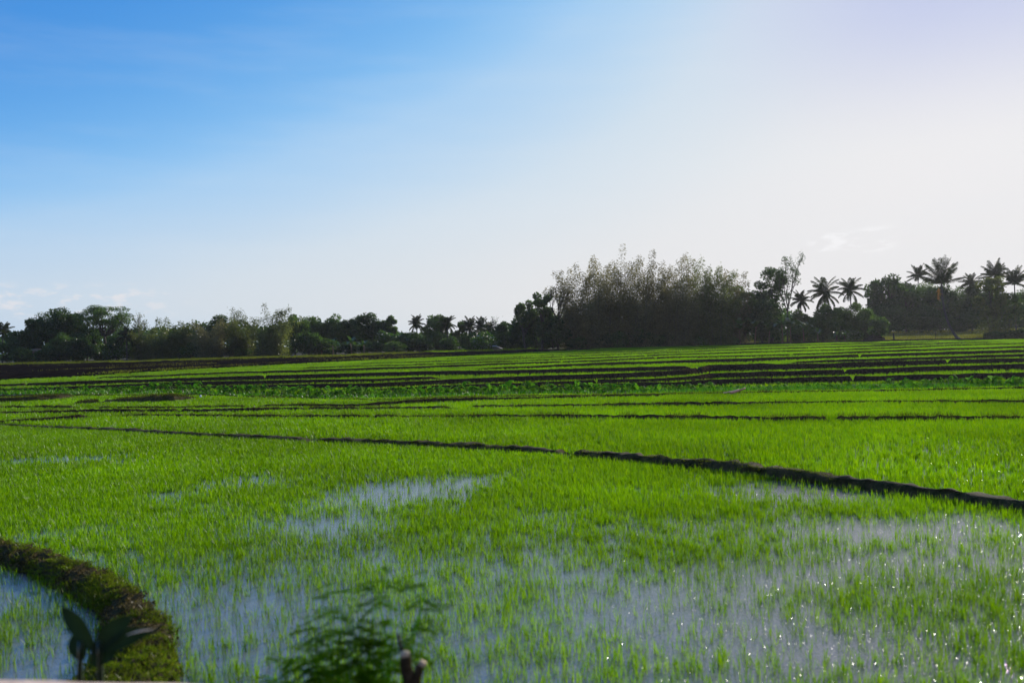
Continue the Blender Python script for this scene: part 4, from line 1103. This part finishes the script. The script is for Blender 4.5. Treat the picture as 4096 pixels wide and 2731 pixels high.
# ------------------------------------------------------------------ grass verge and meadow
def grass_patch(name, label, P, mat, L, Wd, tone=(.5, .25), cat="grass"):
    n = len(P); a = rng.uniform(0, 6.28, n); d = unit(np.stack([rng.normal(0, .3, n), rng.normal(0, .3, n), np.ones(n)], -1)); s = np.stack([np.cos(a), np.sin(a) * .5, 0 * a], -1)
    m = MB(); m.diamonds(P, d, s, rng.uniform(.5, 1.4, n) * L, Wd * rng.uniform(.6, 1.4, n), np.clip(rng.normal(*tone, n), 0, 1))
    return tag(m.build(name, M[mat]), label, cat, kind="stuff")


def between(lo, hi, n_):
    px = rng.uniform(lo[0][0], lo[-1][0], n_); t = rng.uniform(0, 1, n_)
    a = on_ground(px, np.interp(px, lo[:, 0], lo[:, 1])); b = on_ground(px, np.interp(px, hi[:, 0], hi[:, 1]))
    P = a * (1 - t[:, None]) + b * t[:, None]; P[:, 2] = G(P[:, 0], P[:, 1]) - .02
    return P


VG_LO = np.array([(-300, 1468), (0, 1464), (300, 1459), (600, 1452), (1000, 1440), (1300, 1433), (1700, 1416), (1900, 1411), (2140, 1404)], float)
VG_HI = VG_LO + np.array([0, -8.0]); VG_HI[-2:, 1] = (1402, 1396)
P = between(VG_LO, VG_HI, 26000); P = P[vnoise(P[:, 0], P[:, 1] * .5, .22, 41) > .3]
grass_patch("verge_grass", "olive green grass verge between the ploughed strip and the left trees", P, 'verge', .42, .13)
P = between(np.array([(1700, 1413), (1900, 1411), (2150, 1404)], float), np.array([(1700, 1408), (1900, 1400), (2150, 1395)], float), 5000)
grass_patch("bright_grass", "bright green grass patch at the left foot of the bamboo grove", P, 'rice', .4, .12)
# weeds dotted over the edge of the ploughed strip
P = between(PL_LO + np.array([0, 2.]), PL_LO + np.array([0, -7.]), 12000); P = P[vnoise(P[:, 0], P[:, 1], .16, 45) > .55]
grass_patch("field_weeds", "scattered weeds along the near edge of the ploughed strip", P, 'verge', .36, .11, cat="weeds")
for i_ in range(5):
    f_ = .14 + .17 * i_; mixl = np.stack([PL_LO[:, 0], PL_LO[:, 1] * (1 - f_) + np.interp(PL_LO[:, 0], PL_HI[:, 0], PL_HI[:, 1]) * f_], -1)
    P = between(mixl, mixl + np.array([0, -2.0]), 3500); P = P[vnoise(P[:, 0], P[:, 1], .07, 60 + i_) > .58]; P[:, 2] += .1
    grass_patch('field_weeds', 'sparse row of dry weeds along a furrow of the ploughed strip, ' + ('nearest', 'second', 'middle', 'fourth', 'farthest')[i_] + ' of five', P, 'bundgrass', .3, .10, cat='weeds')
n = 60000
dep = rng.uniform(183, 262, n); px = rng.uniform(2750, 4400, n); x = ray(px, np.full(n, 1360.))[:, 0] * dep
P = np.stack([x, dep, G(x, dep) - .02], -1)
grass_patch("meadow_grass", "dry straw green meadow sloping up behind the right terraces", P, 'meadow', .5, .16)

# ------------------------------------------------------------------ buildings and small things far off
def box(m, x0, x1, y0, y1, z0, z1):
    V = [(x0, y0, z0), (x1, y0, z0), (x1, y1, z0), (x0, y1, z0), (x0, y0, z1), (x1, y0, z1), (x1, y1, z1), (x0, y1, z1)]
    m.add(np.array(V), [(0, 3, 2, 1), (4, 5, 6, 7), (0, 1, 5, 4), (1, 2, 6, 5), (2, 3, 7, 6), (3, 0, 4, 7)])


hs = tag(empty("house", spot(150, 184.5)), "small pink and blue grey house half hidden under the left trees", "house")
m = MB(); box(m, -1.9, -.2, 0, 3, -.1, 2.4); m.build("wall", M['pinkwall'], hs)
m = MB(); box(m, -.2, 2.2, -.3, 3, -.1, 1.75); m.build("extension_wall", M['bluewall'], hs)
m = MB()
V = [(-2.2, -.5, 2.40), (2.5, -.8, 1.95), (2.5, 3.2, 2.5), (-2.2, 3.2, 2.95)]; V = np.array(V); m.add(np.vstack([V, V + [0, 0, .08]]), [(0, 3, 2, 1), (4, 5, 6, 7), (0, 1, 5, 4), (1, 2, 6, 5), (2, 3, 7, 6), (3, 0, 4, 7)])
m.build("roof", M['strawwall'], hs)
for wx, z0, z1, y in ((-1.3, 1.0, 1.8, -.03), (1.0, .7, 1.3, -.33)):
    m = MB(); box(m, wx - .35, wx + .35, y, y + .05, z0, z1); m.build("window", M['darkglass'], hs)

sh = tag(empty("shed", spot(1988, 179)), "low shed with pale sunlit roof edge at the foot of the trees", "shed")
m = MB(); box(m, -.85, .85, .1, 1.6, -.1, .62); m.build("wall", M['strawwall'], sh)
m = MB(); V = np.array([(-1.05, -.1, .98), (-.25, -.1, .95), (1.1, -.1, .42), (-1.05, 1.8, 1.12), (-.25, 1.8, 1.09), (1.1, 1.8, .56)])
m.add(np.vstack([V, V + [0, 0, .04]]), [(6, 7, 10, 9), (7, 8, 11, 10), (0, 3, 4, 1), (1, 4, 5, 2), (0, 1, 7, 6), (1, 2, 8, 7), (3, 9, 10, 4), (4, 10, 11, 5), (0, 6, 9, 3), (2, 5, 11, 8)])
m.build("roof", M['tin'], sh)

def pole(label, a, b, r0, r1, mat):
    pa = on_ground(np.array([a[0]]), np.array([a[1]]), .22)[0]; d = ray(float(b[0]), float(b[1])); dep = pa[1] + .5
    pb = np.array([d[0] * dep, dep, CAMZ + d[2] * dep])
    m = MB(); c = (pa + pb) / 2; t = np.linspace(0, 1, 9)[:, None]
    pts = pa * (1 - t) + pb * t - c; pts[:, 2] -= .02 * np.sin(t[:, 0] * 3.14); m.tube(pts, np.linspace(r0, r1, 9) * np.array([1.12, 1, 1, 1.1, 1, 1, 1.1, 1, 1]), 8)
    o = m.build("pole", M[mat]); o.location = c; return tag(o, label, "pole", "poles lying on the leafy strip")


pole("thin pale pole lying aslant on the leafy strip right of centre", (2893, 1571), (2955, 1557), .028, .022, 'pole')
pole("thicker reddish pole lying aslant on the leafy strip right of centre", (2921, 1572), (2981, 1552), .055, .04, 'polered')
p = on_ground(np.array([803.]), np.array([1592.]), .1)[0]; rg = np.random.default_rng(2); m = MB()
V = []
for j in range(6):
    for i in range(9):
        a = i / 9 * 6.283; ph = j / 5 * 3.1416; r = .07 * (1 + .35 * rg.normal() * .6); V.append((math.cos(a) * math.sin(ph) * r, math.sin(a) * math.sin(ph) * r, .09 + .11 * math.cos(ph)))
m.add(np.array(V), [(j * 9 + i, j * 9 + (i + 1) % 9, (j + 1) * 9 + (i + 1) % 9, (j + 1) * 9 + i) for j in range(5) for i in range(9)]); o = m.build("white_scrap", M['white']); o.location = p
tag(o, "small crumpled white scrap at the right end of the thick grassy bund", "scrap")

# ------------------------------------------------------------------ roadside foreground
def at_height(px, py, z):
    d = ray(float(px), float(py)); t = (z - CAMZ) / d[2]; return np.array([d[0] * t, t, z])


ka = at_height(0, 2709, 1.68); kb = at_height(880, 2731, 1.68); kd = (kb - ka) / np.linalg.norm(kb - ka)
a = ka - kd * 9; b = ka + kd * 16; nn = np.array([kd[1], -kd[0], 0])
m = MB(); nseg = 120; rg = np.random.default_rng(6); prof = [(0.0, -.25), (0.0, -.025), (.02, 0.0), (.26, 0.0), (.28, -.02), (.28, -.25)]
t = np.linspace(0, 1, nseg)[:, None]; line = a * (1 - t) + b * t
rows = [line + nn * o_ + np.array([0, 0, 1.]) * (z_ + .012 * (rg.random((nseg, 1)) - .5) * (z_ > -.1)) for o_, z_ in prof]
P = np.stack(rows).reshape(-1, 3); kk = len(prof); i = np.arange(kk - 1)[:, None] * nseg + np.arange(nseg - 1)[None, :]
m.add(P, np.stack([i, i + 1, i + nseg + 1, i + nseg], -1).reshape(-1, 4))
o = m.build("concrete_kerb", M['concrete']); tag(o, "pale pinkish concrete kerb at the lower left corner", "kerb")
road = MB(); box(road, -60, 60, -5, 3.3, 1.49, 1.504); tag(road.build("road", M['asphalt']), kind="structure", label="asphalt road under the camera")

# dark broad leaved weed standing before the curved bund
def leaf_blade(m, p0, p1, width, sag=.02, tone=.5, nrm=None, n=9):
    p0 = np.asarray(p0); p1 = np.asarray(p1); t = np.linspace(0, 1, n)
    c = p0[None] * (1 - t[:, None]) + p1[None] * t[:, None]; c[:, 2] -= sag * (t * (1 - t)) * 4 * -1
    d = unit((p1 - p0)[None])[0]; nrm = np.array([0, -1, .25]) if nrm is None else np.array(nrm); s = np.cross(d, nrm); s /= np.linalg.norm(s)
    w = width * np.sin(math.pi * np.clip(t * .93 + .05, 0, 1)) ** .75
    fold = unit(np.cross(s, d)[None])[0]
    l = c + s * w[:, None] / 2 + fold * w[:, None] * .12; r = c - s * w[:, None] / 2 + fold * w[:, None] * .12
    V = np.vstack([l, c, r]); q = []
    for i in range(n - 1): q += [(i, i + 1, n + i + 1, n + i), (n + i, n + i + 1, 2 * n + i + 1, 2 * n + i)]
    m.add(V, q, tone=tone)


def fp(px, py, dep):
    d = ray(float(px), float(py)); return np.array([d[0] * dep, dep, CAMZ + d[2] * dep])


WD = 4.45
wb = fp(365, 2731, WD); wb[2] = float(G(wb[0], WD))
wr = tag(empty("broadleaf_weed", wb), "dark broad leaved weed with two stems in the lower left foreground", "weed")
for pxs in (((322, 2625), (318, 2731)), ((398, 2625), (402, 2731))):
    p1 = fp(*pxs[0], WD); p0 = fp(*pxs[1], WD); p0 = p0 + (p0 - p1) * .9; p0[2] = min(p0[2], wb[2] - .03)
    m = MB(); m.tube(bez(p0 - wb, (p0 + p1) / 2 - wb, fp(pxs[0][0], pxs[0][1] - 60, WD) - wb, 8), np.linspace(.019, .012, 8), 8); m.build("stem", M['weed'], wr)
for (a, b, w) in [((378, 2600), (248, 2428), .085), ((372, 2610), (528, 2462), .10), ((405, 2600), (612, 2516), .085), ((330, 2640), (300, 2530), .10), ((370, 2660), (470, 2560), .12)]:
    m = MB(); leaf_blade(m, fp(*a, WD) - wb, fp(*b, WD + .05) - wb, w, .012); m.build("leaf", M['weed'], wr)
m = MB(); leaf_blade(m, fp(505, 2540, WD - .03) - wb, fp(615, 2517, WD) - wb, .022, .006, nrm=(0, -.2, 1)); tag(m.build("leaf", M['cutwood'], wr), "pale leaf edge with sunlight put into its colour")  # pale wood colour stands for sun along the leaf edge

# feathery roadside shrub
SD = 5.1
sb = fp(1420, 2731, SD); sb[2] = float(G(sb[0], SD))
shrub = tag(empty("feathery_shrub", sb), "green feathery leaved shrub rising from the bottom edge at the centre", "shrub")
rg = np.random.default_rng(12); st = MB(); fo = MB()
tips = [(1290, 2420), (1490, 2330), (1560, 2260), (1700, 2285), (1330, 2330), (1700, 2375), (1400, 2450), (1560, 2420), (1200, 2560), (1100, 2640), (1450, 2540), (1300, 2520), (1600, 2560), (1540, 2640), (1250, 2680), (1400, 2610), (1060, 2700), (1660, 2480), (1500, 2720), (1180, 2740), (1350, 2740), (1380, 2380), (1450, 2480), (1330, 2620), (1430, 2680)]
for (px, py) in tips:
    e = fp(px, py, SD + rg.uniform(-.3, .35)) - sb; s0 = np.array([rg.normal(.1, .05), rg.normal(0, .05), -.05 - .0])
    mid = np.array([e[0] * .35 + .1, e[1] * .5, e[2] * .72]); s0[0] = e[0] * .62 + rg.normal(0, .06); s0[2] = max(-.05, e[2] - .62); mid = (s0 + e) / 2 + np.array([rg.normal(0, .05), 0, .08]); p = bez(s0, mid, e, 12); st.tube(p, np.linspace(.006, .002, 12), 5)
    # pinnate leaves on the outer part of the twig
    for k in range(13):
        b0 = p[3 + (k * 9) // 13] + rg.normal(0, .015, 3); az = rg.uniform(0, 6.28)
        dr = unit(np.array([math.cos(az), math.sin(az) * .6, rg.normal(.0, .22)])); L = rg.uniform(.10, .19)
        t = np.linspace(0, 1, 6)[:, None]; rch = b0 + dr * L * t + np.array([0, 0, -.03]) * t ** 2; st.tube(rch, .0015, 3, cap=False)
        nl = 11; tl = np.linspace(.1, 1, nl); pos = np.stack([np.interp(tl, t[:, 0], rch[:, j]) for j in range(3)], -1); sdv = unit(np.cross(dr, [0, 0, 1.])[None])[0]
        tone = np.clip(rg.normal(.45, .25), 0, 1)
        for sg in (-1, 1):
            d = unit(sdv[None] * sg + dr * .45 + rg.normal(0, .12, (nl, 3)))
            fo.diamonds(pos, d, np.broadcast_to(unit(np.cross(d, np.array([0, .3, 1.]))), (nl, 3)), rg.uniform(.032, .052), .018, tone, mid=.45)
st.build("branches", M['fern'], shrub); fo.build("foliage", M['fern'], shrub)

# sawn off stump with pale cut ends beside the shrub
TD = 4.75
tb = fp(1640, 2740, TD); tb[2] = float(G(tb[0], TD))
stump = tag(empty("cut_stump", tb), "sawn off shrub stump with two pale cut ends at the bottom edge", "stump")
for (a, r0, r1) in [((1620, 2612), .034, .027), ((1690, 2650), .028, .022)]:
    p1 = fp(*a, TD) - tb; pts = bez((0, 0, -.05), (p1[0] * .3, 0, p1[2] * .6), p1, 9)
    m = MB(); m.tube(pts + rg.normal(0, .004, pts.shape), np.linspace(r0 * 1.3, r1, 9) * rg.uniform(.9, 1.12, 9), 10, cap=False); m.build("trunk", M['darkbark'], stump)
    tn = unit((pts[-1] - pts[-2])[None])[0]; m = MB(); m.tube([pts[-1] - tn * .012, pts[-1], pts[-1] + tn * .010], [r1 * .97, r1 * .98, r1 * .9], 10); m.build("cut_end", M['cutwood'], stump)
p1 = fp(1592, 2535, TD + .1) - tb; m = MB(); m.tube(bez((0, .05, 0), (-.03, .08, p1[2] * .5), p1, 8), np.linspace(.022, .008, 8), 6); m.build("shoot", M['bark'], stump)

# ------------------------------------------------------------------ air
hz = MB(); box(hz, -650, 650, -90, 650, -2, 34)
hm, hnt, hout = new_mat("haze_air")
hv = hnt.nodes.new("ShaderNodeVolumePrincipled"); hv.inputs["Density"].default_value = HAZE
hv.inputs["Color"].default_value = (0.86, 0.88, 0.93, 1); hv.inputs["Anisotropy"].default_value = 0.45
hnt.links.new(hv.outputs[0], hout.inputs["Volume"])
tag(hz.build("haze", hm), "thin bright haze in the air over the fields", "haze", kind="stuff")
# ------------------------------------------------------------------ render settings
cy = sc.cycles
cy.max_bounces = 6; cy.diffuse_bounces = 3; cy.glossy_bounces = 3; cy.transmission_bounces = 4; cy.transparent_max_bounces = 6
cy.use_denoising = True; cy.sample_clamp_indirect = 6.0
cy.caustics_reflective = False; cy.caustics_refractive = False
